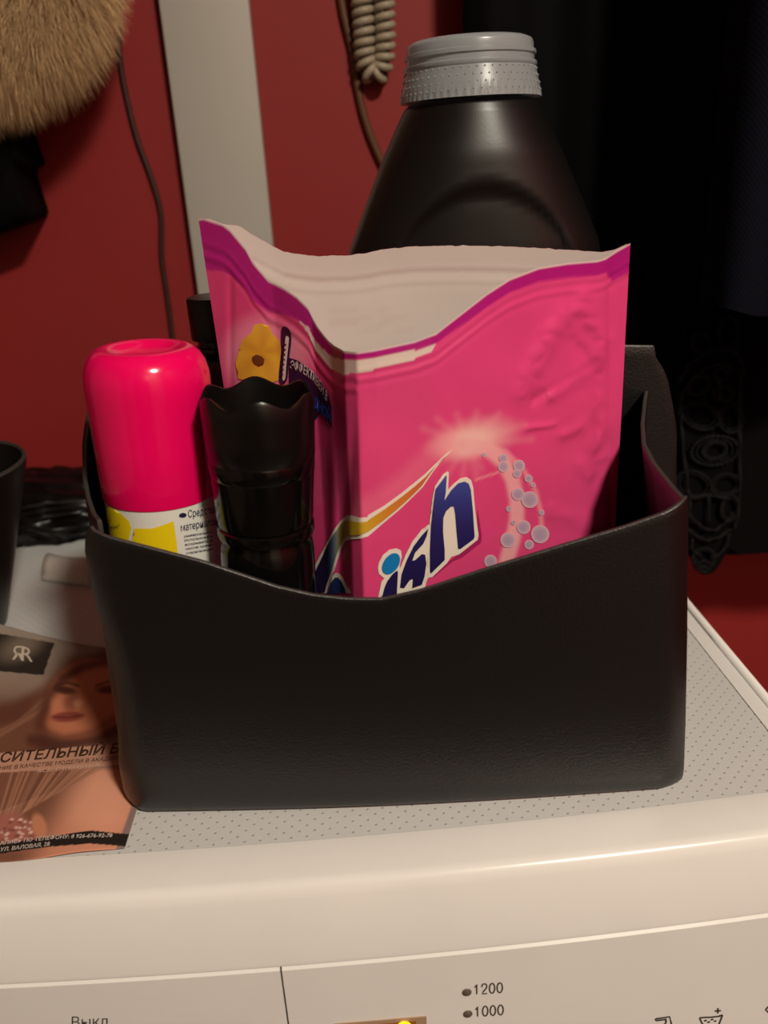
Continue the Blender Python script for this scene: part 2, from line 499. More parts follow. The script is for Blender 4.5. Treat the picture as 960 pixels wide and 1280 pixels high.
# body, front door
box_obj('body', (XL, XR, 0.275, YB, 0.02, Z0-0.0365), M['enamel'], wm, bevel=0.004)
for fx in (XL+0.05, XR-0.05):
    for fy in (0.32, YB-0.06):
        lathe('foot', [(0.018, 0), (0.018, 0.021)], M['blk_matt'], wm, (fx, fy, 0), n=20, cap0=True, cap1=True)
wd = lathe('front_door', [(0.11, 0.0), (0.15, 0.0), (0.165, 0.012), (0.16, 0.03), (0.13, 0.035), (0.115, 0.02)], M['enamel'], wm, (-0.088, 0.276, 0.42), axis=(0, -1, 0), n=64)
lathe('door_glass', [(0.118, 0.02), (0.09, 0.005), (0.05, -0.001), (0.004, -0.003)], M['blk_gloss'], wd, (-0.088, 0.276, 0.42), axis=(0, -1, 0), n=64, cap1=True)
# control strip below the lid: drawer front and control panel, both bowed
GAPX = at_y(352.5, 1225, 0.2545).x
def bowed_panel(name, x0, x1, zt, zb):
    n = 31; vs = []
    pr = [(0.02, zt), (-0.0315+0.0012, zt), (-0.0315, zt-0.0012), (-0.0325, zb+0.001), (-0.0315, zb), (0.02, zb)]
    for dy, z in pr:
        for i in range(n):
            e = 0.0
            x = x0 + (x1-x0)*i/(n-1); vs.append((x, ymat(x)+dy, z))
    fs = [tuple(reversed(q)) for q in grid_faces(n, len(pr))]
    fs.append(tuple(kk*n for kk in range(len(pr)))); fs.append(tuple(kk*n+n-1 for kk in reversed(range(len(pr)))))
    return autosmooth(mesh_obj(name, vs, fs, M['enamel'], wm), 30)
ZP = Z0-0.0376
drawer = bowed_panel('drawer_front', XL, GAPX-0.0004, ZP, 0.70)
panel = bowed_panel('control_panel', GAPX+0.0004, XR, ZP, 0.70)
bv_d, bv_p = bvh_of(drawer), bvh_of(panel)
dk = rgb(74, 66, 58)
print_text('printed_word', 'Выкл.', (90, 1283.5), (139.5, 1282), 13.5, bv_d, dk, drawer, m=M['print_dark'], up=(0.0, -1))
for cx, cy in ((583.5, 1240.2), (584.7, 1267.2), (586, 1294), (587, 1321)):
    c = cast(bv_p, cx, cy, 0.0)
    lathe('indicator_light', [(0.0021, -0.001), (0.0021, 0.0002), (0.0017, 0.0006), (0.0006, 0.0009)], M['led_off'], panel, c, axis=(0, -1, 0.03), n=24, cap1=True)
def icon(name, strokes, w=2.0):
    loops = []
    for s in strokes: loops.append(stroke_loop(s, w))
    allv = []; tri = []
    for L in loops:
        n = len(L)//2
        k = len(allv); allv += L
        for i in range(n-1): tri.append((k+i, k+i+1, k+2*n-2-i, k+2*n-1-i))
    return _print(name, allv, tri, bv_p, dk, panel, M['print_dark'], 0.0002)
def digit(ch, x, y, sx, h, w=6.6):
    sh = -(2.6/36.5)
    def q(pts): return [(x+a*w*sx, y-b*h+(x+a*w*sx-x)*sh) for a, b in pts]
    if ch == '0': return [q([(0.5+0.5*math.cos(t*2*math.pi/20), 0.5+0.5*math.sin(t*2*math.pi/20)) for t in range(21)])]
    if ch == '1': return [q([(0.12, 0.72), (0.36, 0.80), (0.5, 1.0), (0.5, 0.0)])]
    return [q([(0.0, 0.70), (0.06, 0.88), (0.25, 0.99), (0.5, 1.02), (0.78, 0.97), (0.95, 0.80), (0.92, 0.62), (0.70, 0.45), (0.30, 0.22), (0.06, 0.0), (1.0, 0.0)])]
for word, x0, y0 in (('1200', 592.6, 1242.6), ('1000', 593.6, 1270.4)):
    st_ = []
    for i, chh in enumerate(word): st_ += digit(chh, x0+i*9.6, y0-i*0.68, 1.0, 12.2)
    icon('printed_number', st_, 1.7)
def c7(pts): return [(800+x/6, 1230+y/6) for x, y in pts]
icon('wash_symbol', [c7([(200, 262), (120, 272), (114, 264), (122, 258), (222, 243), (236, 300), (246, 350)]), c7([(190, 262), (196, 280), (186, 300), (120, 330)])])
icon('wash_symbol', [c7([(446, 254), (475, 310), (490, 350), (575, 345), (618, 230)]), c7([(446, 252), (480, 248), (530, 247), (590, 240), (618, 229)]),
                     c7([(560, 200), (606, 197)]), c7([(584, 178), (583, 218)]), c7([(480, 274), (500, 270)]), c7([(505, 285), (524, 281)]), c7([(530, 266), (550, 262)]), c7([(555, 278), (572, 273)])])
icon('wash_symbol', [c7([(962, 168), (942, 190), (962, 210)]), c7([(960, 168), (990, 172), (1005, 190), (985, 212), (960, 210)])])
# lit display window
dw = [(418, 1279), (533, 1269.5), (534, 1330), (420, 1340)]
P = [cast(bv_p, x, y, 0.0) for x, y in dw]
def quad_plate(name, P, m, parent, t):
    n = Vector((0, -1, 0)); v = [p + n*t for p in P] + [p - n*0.001 for p in P]
    o = mesh_obj(name, v, [(0, 1, 2, 3), (7, 6, 5, 4), (0, 4, 5, 1), (1, 5, 6, 2), (2, 6, 7, 3), (3, 7, 4, 0)], m, parent, smooth=False)
    return fix_normals(o)
M['bezel'] = mat('display_bezel', rgb(168, 140, 112), 0.4)
M['amber'] = mat('amber_display', rgb(110, 70, 25), 0.2, emit=rgb(150, 80, 15), estr=0.35)
M['yellow_lamp'] = mat('yellow_lamp', rgb(255, 220, 40), 0.3, emit=rgb(255, 205, 20), estr=2.2)
bez = quad_plate('display_window', P, M['bezel'], panel, 0.0006)
P = [cast(bv_p, x, y, 0.0) for x, y in ((422, 1282.5), (520, 1274.5), (521, 1326), (423, 1334))]
quad_plate('display_glass', P, M['amber'], bez, 0.0009)
c = cast(bv_p, 505, 1280.5, 0.0009)
lathe('display_lamp', [(0.0030, 0), (0.0028, 0.0005), (0.0015, 0.0008)], M['yellow_lamp'], bez, c, axis=(0, -1, 0), n=24, cap1=True)

# ================================================================== flyer under the basket
fl = thing('flyer', 'glossy flyer printed with a long-haired face, under the black basket', 'flyer', (-0.18, 0.37, Z0))
BRp = ground(156.5, 1062, Z0+0.0004); Rdir = ground(171, 1016, Z0+0.0004)-BRp; Rdir /= Rdir.y
Y0f, Y1f = BRp.y, 0.4615
na, nb = 260, 300
V = []
for j in range(nb):
    b = j/(nb-1); y = Y0f + (Y1f-Y0f)*b
    xr = BRp.x + Rdir.x*(y-Y0f)*0.55
    for i in range(na):
        a = i/(na-1); x = xr - 0.150*(1-a)
        yy = y + 0.002*(1-b)*math.sin((x+0.11)*40)
        lift = 0.024*max(0.0, (-0.150-x)/0.07)**1.4*b**2.0 + 0.0016*(1-b)**3*math.exp(-((x+0.130)/0.014)**2)
        V.append(Vector((x, yy, Z0+0.0013+lift)))
X, Y = px_arrays(V)
C = np.tile(nl((140, 112, 98)), (len(V), 1))
C = mixc(C, ss(Y, 850, 900)*(1-ss(X, 60, 100)), (96, 66, 52))
C = mixc(C, 1-ss(Y, 815, 880), (142, 128, 116))
# hair mass
C = mixc(C, m_stroke(X, Y, [(150, 815), (100, 838), (60, 870), (20, 890), (-60, 905)], 26, 8), (96, 56, 44), 0.9)
C = mixc(C, m_stroke(X, Y, [(95, 840), (60, 890), (40, 920), (-20, 935)], 40, 12), (120, 76, 58), 0.8)
for k in range(30):
    o = k*3.2-20 + random.uniform(-4, 4)
    C = mixc(C, m_stroke(X, Y, [(118-o*0.1, 826+o*0.15), (62-o*0.3, 868+o*0.4), (20-o*0.6, 905+o*0.4), (-40-o, 930+o*0.5)], 2.2, 1.6), (150, 104, 82) if k % 3 else (70, 38, 30), 0.5)
# face
C = mixc(C, m_blob(X, Y, 112, 872, 52, 47, -25, 0.10), (196, 124, 92))
C = mixc(C, m_blob(X, Y, 96, 905, 40, 22, 10, 0.3), (192, 118, 88), 0.9)
C = mixc(C, m_stroke(X, Y, [(140, 826), (104, 834), (78, 848), (60, 872), (50, 905), (55, 930)], 13, 6), (92, 52, 42), 0.9)
C = mixc(C, m_blob(X, Y, 117, 850, 26, 13, -20, 0.5), (212, 142, 108), 0.5)
C = mixc(C, m_blob(X, Y, 82, 863, 14, 5, 8, 0.5), (70, 36, 30), 0.9)
C = mixc(C, m_stroke(X, Y, [(70, 858), (82, 853), (98, 857)], 4, 2), (84, 46, 38), 0.8)
C = mixc(C, m_blob(X, Y, 134, 862, 13, 5, -4, 0.5), (74, 38, 32), 0.85)
C = mixc(C, m_stroke(X, Y, [(120, 857), (135, 852), (150, 853)], 4, 2), (88, 48, 38), 0.7)
C = mixc(C, m_blob(X, Y, 88, 878, 8, 11, 20, 0.6), (140, 78, 60), 0.75)
C = mixc(C, m_blob(X, Y, 98, 879, 6, 5, 0, 0.6), (226, 160, 128), 0.6)
C = mixc(C, m_blob(X, Y, 84, 896, 20, 6.5, -4, 0.35), (134, 62, 54), 0.95)
C = mixc(C, m_stroke(X, Y, [(66, 896), (84, 897), (104, 894)], 1.6, 1), (88, 36, 32), 0.8)
C = mixc(C, m_stroke(X, Y, [(52, 915), (80, 922), (115, 915), (150, 893)], 8, 5), (120, 70, 54), 0.7)
C = mixc(C, m_stroke(X, Y, [(40, 925), (75, 932), (120, 925), (160, 905)], 14, 6), (84, 46, 38), 0.9)
# lower half: shoulder, hair, glittering top
low = ss(Y, 956, 966)
C = mixc(C, low, (216, 148, 120))
C = mixc(C, low*m_blob(X, Y, 118, 1000, 45, 38, 20, 0.5), (232, 166, 138), 0.8)
C = mixc(C, low*(1-ss(X+0.55*(Y-965), 75, 130)), (112, 74, 58), 0.9)
for k in range(34):
    o = k*3.0 + random.uniform(-3, 3)
    C = mixc(C, low*m_stroke(X, Y, [(135-o*1.2, 955+o*0.1), (85-o*0.9, 983+o*0.5), (30-o*0.6, 1003+o*0.6), (-40, 1030+o*0.6)], 2.4, 1.5), (206, 150, 120) if k % 2 else (96, 60, 50), 0.5)
C = mixc(C, m_blob(X, Y, 18, 1040, 28, 22, 35, 0.25), (170, 104, 92), 0.9)
for k in range(40):
    x, y = random.uniform(2, 40), random.uniform(1022, 1062)
    C = mixc(C, m_blob(X, Y, x, y, 2.2, 1.6, 0, 0.6), random.choice([(240, 205, 190), (110, 60, 54)]), 0.7)
C = mixc(C, m_blob(X, Y, 49, 1033, 9, 16, -15, 0.3), (206, 138, 106), 0.9)
C = mixc(C, ss(X-0.36*(1045-Y), 149, 153)*ss(Y, 985, 1000), (140, 116, 112))
# bands
band = m_poly(X, Y, [(-200, 958), (0, 941), (170, 928), (170, 955), (0, 966), (-200, 978)])
C = mixc(C, band, (190, 142, 120))
strip = m_poly(X, Y, [(-200, 1083), (0, 1055), (60, 1046.5), (112, 1038), (175, 1044), (175, 1059), (112, 1054.5), (60, 1058.5), (0, 1067), (-200, 1094)])
C = mixc(C, strip, (42, 37, 34))
logo = m_poly(X, Y, [(-120, 786), (0, 792), (68, 803.5), (54, 844), (0, 839), (-120, 840)])
C = mixc(C, logo, (46, 40, 36))
C = mixc(C, logo*m_blob(X, Y, 26, 808, 26, 14, -25, 0.8), (128, 112, 98), 0.7)
sheet = mesh_obj('sheet', V, grid_faces(na, nb), M['paper_print'], fl, cols=rgba(C))
mod = sheet.modifiers.new('thick', 'SOLIDIFY'); mod.thickness = 0.0003; mod.offset = -1
bv_f = bvh_of(sheet)
print_text('printed_word', 'СИТЕЛЬНЫЙ Б', (-1, 953.5), (148, 941.5), 12.0, bv_f, rgb(66, 44, 36), sheet, m=M['paper_print'], slant=0.35, bold=0.02, up=(0, -1))
print_text('printed_word', 'НИЕ В КАЧЕСТВЕ МОДЕЛИ В АКАДЕМ', (-1, 963), (147, 950), 4.6, bv_f, rgb(90, 62, 50), sheet, m=M['paper_print'], slant=0.3, bold=0.012, up=(0, -1))
print_text('printed_word', 'ACADEMYBARBARUK.COM', (46, 966.5), (146, 957), 4.5, bv_f, rgb(214, 176, 156), sheet, m=M['paper_print'], slant=0.3, up=(0, -1))
print_text('printed_word', 'АПИСЬ ПО ТЕЛЕФОНУ: 8 926-676-92-78', (0, 1057), (140, 1047), 4.8, bv_f, rgb(208, 196, 188), sheet, m=M['paper_print'], slant=0.25, bold=0.01, up=(0, -1), pm=(70, 1049.5))
print_text('printed_word', 'УЛ. ВАЛОВАЯ, 28', (0, 1065), (62, 1057.5), 4.8, bv_f, rgb(208, 196, 188), sheet, m=M['paper_print'], slant=0.25, bold=0.01, up=(0, -1))
print_text('printed_logo', 'Я', (15, 825), (29, 826.5), 18, bv_f, rgb(190, 176, 160), sheet, m=M['paper_print'], up=(0.1, -1))
print_text('printed_logo', 'R', (27, 826.5), (41, 828), 19, bv_f, rgb(190, 176, 160), sheet, m=M['paper_print'], up=(0, -1))

# ================================================================== black leatherette basket
bk = thing('storage_basket', 'black leatherette storage basket with a wavy front rim, holding bottles and a pouch', 'basket', BK(0, 0.055, 0))
def edge_curve(pts, v):
    q = [bk_px(x, y, v) for x, y in pts]          # (u, h)
    q.sort(key=lambda t: t[1]); return [t[1] for t in q], [t[0] for t in q]
Lh, Lu = edge_curve([(118, 650), (108, 668), (107, 690), (113, 720), (122, 760), (133, 800), (143, 850), (147, 900), (148, 960), (155, 1000), (166, 1019)], 0.006)
Rh, Ru = edge_curve([(860, 617), (861, 640), (860, 700), (858, 800), (855, 900), (851, 988)], 0.006)
rim = [(110, 652), (118, 655), (124, 660), (159, 668), (219, 682), (270, 695), (317, 711), (357, 725), (400, 735), (440, 739.5), (481, 740), (527, 729), (609, 702), (701, 674), (770, 654), (820, 637), (845, 627), (860, 619)]
rq = [bk_px(x, y, 0.006) for x, y in rim]
ru = [q[0] for q in rq]; rh = [q[1] for q in rq]
def shell(name, nu, nv, fn, thick, m=('leather', 'leather_edge_lit'), parent=bk, rimrows=True):
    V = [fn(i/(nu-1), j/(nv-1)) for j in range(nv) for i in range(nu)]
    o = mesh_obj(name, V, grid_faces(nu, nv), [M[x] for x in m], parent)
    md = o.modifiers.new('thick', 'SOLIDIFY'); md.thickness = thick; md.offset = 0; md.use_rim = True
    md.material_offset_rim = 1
    b2 = o.modifiers.new('round', 'BEVEL'); b2.width = thick*0.3; b2.segments = 2; b2.limit_method = 'ANGLE'; b2.angle_limit = math.radians(60)
    return o
def front_fn(s, r):
    s2 = s
    for _ in range(3):                       # rim height depends on u, u on height
        ul = -0.117; ur = 0.117
        u = ul + (ur-ul)*s2
    ht = interp(u, ru, rh)
    # corner rounding of the top edge
    h = ht*r
    uL, uR = interp(h, Lh, Lu), interp(h, Rh, Ru)
    uu = uL + (uR-uL)*s
    d = min(uu-uL, uR-uu)
    v = 0.004*(h/0.15) - 0.0035*math.sin(math.pi*s)*(1-r*0.4)
    if d < 0.012: v += 0.010*(1-d/0.012)**2*(0.25+0.75*(1-r) if s < .5 else 0.5)
    if r < 0.06: v += 0.006*(1-r/0.06)**2*0.35
    return BK(uu, v, h + 0.0002)
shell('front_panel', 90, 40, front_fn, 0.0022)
# gusset sides
def side_curve(pts):
    out = []
    for x, y, v in pts:
        u, h = bk_px(x, y, v); out.append((v, u, h))
    return out
SL = side_curve([(124, 650, .010), (117, 641, .022), (110, 620, .040), (106, 597, .056), (105, 553, .080), (109, 520, .100), (113, 500, .112)])
SR = side_curve([(854, 622, .010), (841, 608, .022), (817, 578, .042), (805, 555, .060), (803, 529, .078), (806, 500, .098), (808, 488, .112)])
def side_fn(Q, sg):
    vs = [q[0] for q in Q]; us = [q[1] for q in Q]; hs = [q[2] for q in Q]
    def fn(t, r):
        v = 0.010 + 0.102*t
        ur_, hr = interp(v, vs, us), interp(v, vs, hs)
        ub = sg*(0.119 + 0.0185*ss_f(t, -0.05, 0.26) - 0.004*ss_f(t, 0.55, 1.0))
        k = r**1.3
        u = ub*(1-k) + ur_*k
        return BK(u, v, hr*r)
    return fn
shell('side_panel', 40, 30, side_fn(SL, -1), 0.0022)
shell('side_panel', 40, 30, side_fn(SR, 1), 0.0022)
Bh, Bu = edge_curve([(844, 640), (846, 606), (847, 540), (843, 513), (834, 468), (818, 443)], 0.112)
def back_fn(s, r):
    hr = 0.178 + 0.006*math.sin(math.pi*s)
    h = hr*r
    half = interp(h, [0, 0.05, 0.10]+Bh, [0.128, 0.135, 0.145]+Bu) if h < Bh[0] else interp(h, Bh, Bu)
    u = half*(2*s-1)
    if s < 0.5: u *= 1.0
    return BK(u, 0.1135, h)
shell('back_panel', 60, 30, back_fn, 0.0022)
V = [BK(u, v, h) for h in (0.0, 0.0022) for u, v in ((-.118, 0.004), (.118, 0.004), (.124, .112), (-.124, .112))]
mesh_obj('base_panel', V, [(0, 3, 2, 1), (4, 5, 6, 7), (0, 1, 5, 4), (1, 2, 6, 5), (2, 3, 7, 6), (3, 0, 4, 7)], M['leather'], bk, smooth=False)
HB = 0.0024

# ================================================================== spray can with pink cap
cu_, ch_ = bk_px(190, 462, 0.048)
cu2, ch2 = bk_px(201, 613, 0.048)
topP = BK(cu_, 0.048, ch_); lowP = BK(cu2, 0.048, ch2)
ax = (topP-lowP).normalized()
ax = (ax*0.5 + Vector((0, 0, 1))*0.5).normalized()
can_h = (lowP.z-(BO.z+HB+0.0026))/ax.z
foot = lowP - ax*can_h
can = thing('spray_can', 'spray can with a bright pink cap and a white and yellow label', 'spray can', foot)
hc = can_h
rb = 0.0245
body = lathe('can_body', [(0.018, 0.003), (0.021, 0.0005), (0.0235, 0.0005), (rb, 0.004), (rb, hc-0.004), (rb, hc+0.003)], M['can_white'], can, foot, axis=ax, n=72, cap0=True, cap1=True)
Hc = 0.0715
cap_prof = [(0.0230, hc-0.0003), (0.0249, hc-0.0003), (0.0252, hc+0.0006), (0.0257, hc+0.026), (0.0262, hc+0.044), (0.0263, hc+0.049), (0.0260, hc+0.0535), (0.0248, hc+0.0580),
            (0.0228, hc+0.0615), (0.0203, hc+0.0637), (0.0180, hc+0.0645), (0.0160, hc+0.0643), (0.0142, hc+0.0633), (0.0118, hc+0.0618), (0.0070, hc+0.0608), (0.0008, hc+0.0605)]
lathe('cap', cap_prof, M['cap_pink'], can, foot, axis=ax, n=72, cap0=True, cap1=True, sharp=60)
bv_c = bvh_of(body)
def c4(pts): return [(120+x/6, 610+y/6) for x, y in pts]
decal('label_print', c4([(60, 128), (130, 155), (200, 200), (250, 248), (268, 300), (250, 380), (235, 520), (60, 520)]), bv_c, rgb(232, 205, 22), body, m=M['decal'], step=3)
decal('label_print', c4([(288, 302), (420, 302), (500, 277), (580, 247), (605, 410), (620, 560), (265, 520), (274, 370)]), bv_c, rgb(232, 205, 22), body, m=M['decal'], step=3)
nv = rgb(38, 36, 66)
print_text('label_text', 'Средство', (235, 647), (271, 640.5), 9.5, bv_c, nv, body, up=(-0.05, -1), bold=0.004)
print_text('label_text', 'материалов', (226, 664), (272, 655.5), 9.5, bv_c, nv, body, up=(-0.05, -1), bold=0.004)
for i, s in enumerate(('универсальное', 'Использовать', 'вскрывать и', 'после хране', 'стерилизация')):
    print_text('label_text', s, (229.5+i*0.8, 671.5+i*5.3), (265, 666+i*5.3), 3.1, bv_c, nv, body, up=(-0.05, -1), bold=0.006)
decal('label_badge', ellipse(228.3, 644, 4.8, 3.0, -6), bv_c, nv, body, step=2)
print_text('label_text', 'ти!', (137, 663), (149, 660), 6, bv_c, rgb(70, 60, 20), body, up=(0.25, -1))

# ================================================================== black bottle with scalloped open cap
bu, bh = bk_px(321, 492, 0.030); bu2, bh2 = bk_px(331.5, 645, 0.030)
t1 = BK(bu, 0.030, bh); t0 = BK(bu2, 0.030, bh2); ax = (t1-t0).normalized()
hb = (t0.z-(BO.z+HB))/ax.z; foot = t0 - ax*hb
sb = thing('cosmetic_bottle', 'black glossy bottle with an open scalloped cap, in front of the pink pouch', 'bottle', foot)
Ht = hb + (t1-t0).length
R1 = 0.0232
lathe('bottle_body', [(0.017, 0.001), (0.0198, 0.001), (0.0205, 0.004), (0.0205, hb-0.016), (0.0198, hb-0.011), (0.0180, hb-0.008), (0.0178, hb+0.003)], M['blk_gloss'], sb, foot, axis=ax, n=72, cap0=True, cap1=True)
lathe('neck_ring', [(0.0180, hb-0.0075), (0.0206, hb-0.007), (0.0211, hb-0.005), (0.0209, hb-0.0025), (0.0195, hb-0.0015)], M['blk_gloss'], sb, foot, axis=ax, n=72)
z1 = Ht-0.026                      # seam between cap and collar
col = [(0.0185, hb-0.0015), (0.0204, hb-0.001), (0.0209, hb+0.002), (0.0212, hb+0.010), (0.0219, z1-0.008), (0.0219, z1-0.0068), (0.0222, z1-0.0064), (0.0224, z1-0.0006), (0.0221, z1)]
lathe('cap_sleeve', col, M['blk_gloss'], sb, foot, axis=ax, n=72, cap0=True)
nS = 84
out = [(0.0221, z1), (0.0226, z1+0.0006), (0.0228, z1+0.010), (0.0231, z1+0.019), (0.0232, z1+0.0252), (0.0226, z1+0.0262), (0.0216, z1+0.0258), (0.0208, z1+0.018), (0.0203, z1+0.013), (0.018, z1+0.0115), (0.010, z1+0.011), (0.0006, z1+0.011)]
def scz(a, k, z):
    if 3 <= k <= 7:
        w = {3: 0.25, 4: 1, 5: 1, 6: 1, 7: 0.2}[k]
        return z + w*0.0019*math.cos(6*(a+math.radians(83)))
    return z
lathe('scalloped_cap', out, M['blk_satin'], sb, foot, axis=ax, n=nS, zmod=scz, cap1=True, sharp=50)

# ================================================================== pink stain remover pouch
pouch = thing('powder_pouch', 'opened pink plastic pouch with a torn top and white lining', 'pouch', BK(0.02, 0.06, HB))
RX = [248, 253, 278, 287, 307, 316, 335, 355, 371, 386, 394, 403, 414, 430, 446, 467, 518, 545, 573, 609, 637, 673, 710, 747, 757, 772, 788]
RY = [274, 273, 281, 288, 312, 329, 351, 361, 372, 387, 406, 418, 431, 440, 441, 438, 427, 417, 395, 367, 349, 335, 329, 326, 323, 313, 304]
VX = [248, 290, 340, 390, 414, 430, 446, 470, 540, 640, 760, 788]
VV_ = [0.088, 0.081, 0.073, 0.059, 0.046, 0.034, 0.029, 0.030, 0.036, 0.050, 0.080, 0.088]
nc, nr = 250, 230
xs = np.linspace(248, 788, nc)
cols_top = []
for x in xs:
    v = interp(x, VX, VV_); u, h = bk_px(x, interp(x, RX, RY), v); cols_top.append((u, v, h))
ul0, ur0 = cols_top[0][0], cols_top[-1][0]
UB = [248, 440, 788]; ub_l = -0.0715; ub_r = 0.1135
ucre = bk_px(446, 735, 0.027)[0]
def ub(x): return interp(x, [248, 446, 788], [ub_l, ucre, ub_r])
def seg_dist(x, y, pts):
    d = 1e9
    for (x0, y0), (x1, y1) in zip(pts[:-1], pts[1:]):
        dx, dy = x1-x0, y1-y0; t = max(0, min(1, ((x-x0)*dx+(y-y0)*dy)/(dx*dx+dy*dy)))
        d = min(d, math.hypot(x-x0-t*dx, y-y0-t*dy))
    return d
CREASE = [([(652, 492), (668, 455), (690, 415), (712, 388)], 9, 0.0013), ([(728, 372), (738, 400), (758, 424), (752, 445), (720, 470), (690, 492)], 7, 0.0012),
          ([(715, 430), (735, 455)], 7, -0.0010), ([(668, 500), (705, 478), (745, 452)], 5, -0.0009), ([(660, 535), (690, 528)], 3, 0.0007),
          ([(705, 545), (730, 528), (740, 560)], 6, 0.0008), ([(745, 470), (752, 560), (748, 640)], 8, -0.0012), ([(725, 580), (735, 590)], 6, 0.0008), ([(690, 640), (740, 655)], 8, 0.0006)]
def wr(x, y):
    """film relief in metres at photo pixel x, y (towards the viewer)"""
    ry = interp(x, RX, RY); d = y-ry
    r = 0.0
    for off, a in ((30, 0.00018), (38, -0.00022), (46, 0.00028), (54, -0.0002)):
        r += a*math.exp(-((d-off*(0.75 if x > 446 else 1))/3.0)**2)
    n1 = noise.noise(Vector((x/70, y/95, 3.1))); r += 0.0010*n1*min(1, d/60 if d > 0 else 0)
    for pts, w, a in CREASE:
        dd = seg_dist(x + 5*noise.noise(Vector((x/30, y/30, 2))), y + 5*noise.noise(Vector((x/30, y/30, 9))), pts); w *= 1.35
        if dd < w*3: r += 1.7*a*math.exp(-(dd/w)**2)*(0.6+0.8*abs(noise.noise(Vector((x/25, y/25, 6)))))
    wR = math.exp(-((x-715)/70)**2-((y-470)/110)**2)
    r += wR*0.0011*noise.noise(Vector(((x+0.5*y)/38, (y-0.5*x)/60, 8.2)))
    r -= 0.0011*math.exp(-((x-763)/5.0)**2)*min(1, max(0, d)/40)          # side seal crease
    r -= 0.0016*math.exp(-((x-440+0.10*(y-560))/8.0)**2)*ss_f(y, 470, 640)    # fold by the front ridge
    r += 0.0014*math.exp(-((x-418)/7.0)**2)*ss_f(y, 500, 600)
    r -= 0.0006*math.exp(-((x-288)/4)**2)*ss_f(y, 330, 360)
    return r
FW = BV*(-1)
def film_fn(front_off=0.0):
    V = []
    for j in range(nr):
        r = (j/(nr-1))
        for i, x in enumerate(xs):
            u, v, h = cols_top[i]
            hh = h*(1-r) + 0.004*r
            k = (h-hh)/(h-0.004)
            uu = u*(1-k) + ub(x)*k if k < 1 else ub(x)
            vb = interp(x, [248, 446, 788], [0.086, 0.024, 0.086])
            vv = v*(1-k) + vb*k
            e = min(1, min(x-248, 788-x)/90.0)
            vv -= 0.005*math.sin(math.pi*min(1, k*1.2))*e*(0.4+0.6*ss_f(x, 446, 560))
            P = BK(uu, max(vv, 0.012), hh)
            V.append(P)
    return V
V = film_fn()
X, Y = px_arrays(V)
V2 = []
for i, P in enumerate(V):
    V2.append(P + FW*wr(X[i], Y[i]) if abs(X[i]) < 2000 and Y[i] < 760 else P)
V = V2
X, Y = px_arrays(V)
ry = np.interp(X, RX, RY); D = Y-ry
C = np.tile(nl((222, 68, 128)), (len(V), 1))
C = mixc(C, ss(Y, 420, 600)*(X > 430), (222, 70, 124), 0.8)
wb = np.interp(X, [248, 262, 300, 350, 400, 440, 545, 600, 700, 757, 765, 788], [62, 62, 52, 34, 18, 8, 12, 17, 18, 18, 34, 36])
C = mixc(C, 1-ss(D, wb-1.5, wb+1.5), (176, 28, 122))
# white torn strip under the magenta lip
ws = np.interp(X, [375, 392, 430, 500, 538, 546], [0, 12, 18, 13, 9, 0])
C = mixc(C, ((D > wb) & (D < wb+ws)).astype(float), (220, 200, 190))
C = mixc(C, 1-ss(D, 1.0, 2.2), (232, 205, 205))
# glow and arch of foam
for ang, ln in ((-160, 60), (-140, 50), (-110, 40), (-75, 42), (-45, 55), (-20, 75), (-5, 80), (20, 45), (75, 40), (100, 38), (125, 45), (60, 34)):
    a = math.radians(ang); C = mixc(C, m_stroke(X, Y, [(585, 556), (585+ln*math.cos(a), 556+ln*math.sin(a))], 6, 6), (244, 160, 170), 0.26)
C = mixc(C, m_blob(X, Y, 592, 548, 38, 17, -14, 0.9), (244, 190, 184), 0.9)
C = mixc(C, m_blob(X, Y, 578, 556, 30, 13, -8, 0.8), (246, 198, 188), 0.75)
C = mixc(C, m_stroke(X, Y, [(582, 556), (610, 561), (630, 578), (641, 600), (646, 625), (646, 650), (641, 675), (632, 705)], 18, 4), (242, 172, 176), 0.85)
C = mixc(C, m_stroke(X, Y, [(600, 553), (632, 564), (655, 588), (670, 615), (676, 640), (677, 656)], 5, 2.5), (246, 170, 172), 0.6)
C = mixc(C, m_stroke(X, Y, [(594, 600), (623, 590)], 2.4, 1.2), (246, 160, 170), 0.7)
# soft light beside the swoosh
C = mixc(C, m_stroke(X, Y, [(445, 640), (470, 630), (505, 605), (540, 570), (560, 556)], 26, 12), (240, 120, 150), 0.45)
C = mixc(C, m_poly(X, Y, [(388, 560), (440, 560), (452, 640), (440, 640), (422, 629), (405, 628), (388, 637)]), (214, 88, 128), 0.35)
# halo of the flower
C = mixc(C, m_blob(X, Y, 325, 445, 44, 48, 0, 0.35), (244, 150, 180), 0.8)
C = mixc(C, m_blob(X, Y, 372, 440, 14, 26, -20, 0.7), (244, 160, 180), 0.6)
front = mesh_obj('front_film', V, [tuple(reversed(q)) for q in grid_faces(nc, nr)], M['film'], pouch, cols=rgba(C))
# normals toward the viewer
if sum(p.normal.dot(CAM-p.center) for p in front.data.polygons) < 0: front.data.flip_normals()
bv_b = bvh_of(front)
st = 5
sub = [j*nc+i for j in range(0, nr, 4) for i in range(3, nc-2, 3)]
ncs = len(range(3, nc-2, 3)); nrs = len(range(0, nr, 4))
Vl = [V[i]+BV*0.0016 for i in sub]
Cw = np.tile(np.append(nl((206, 192, 187)), 1), (len(Vl), 1))
mesh_obj('front_lining', Vl, grid_faces(ncs, nrs), M['film_white'], pouch, cols=Cw)
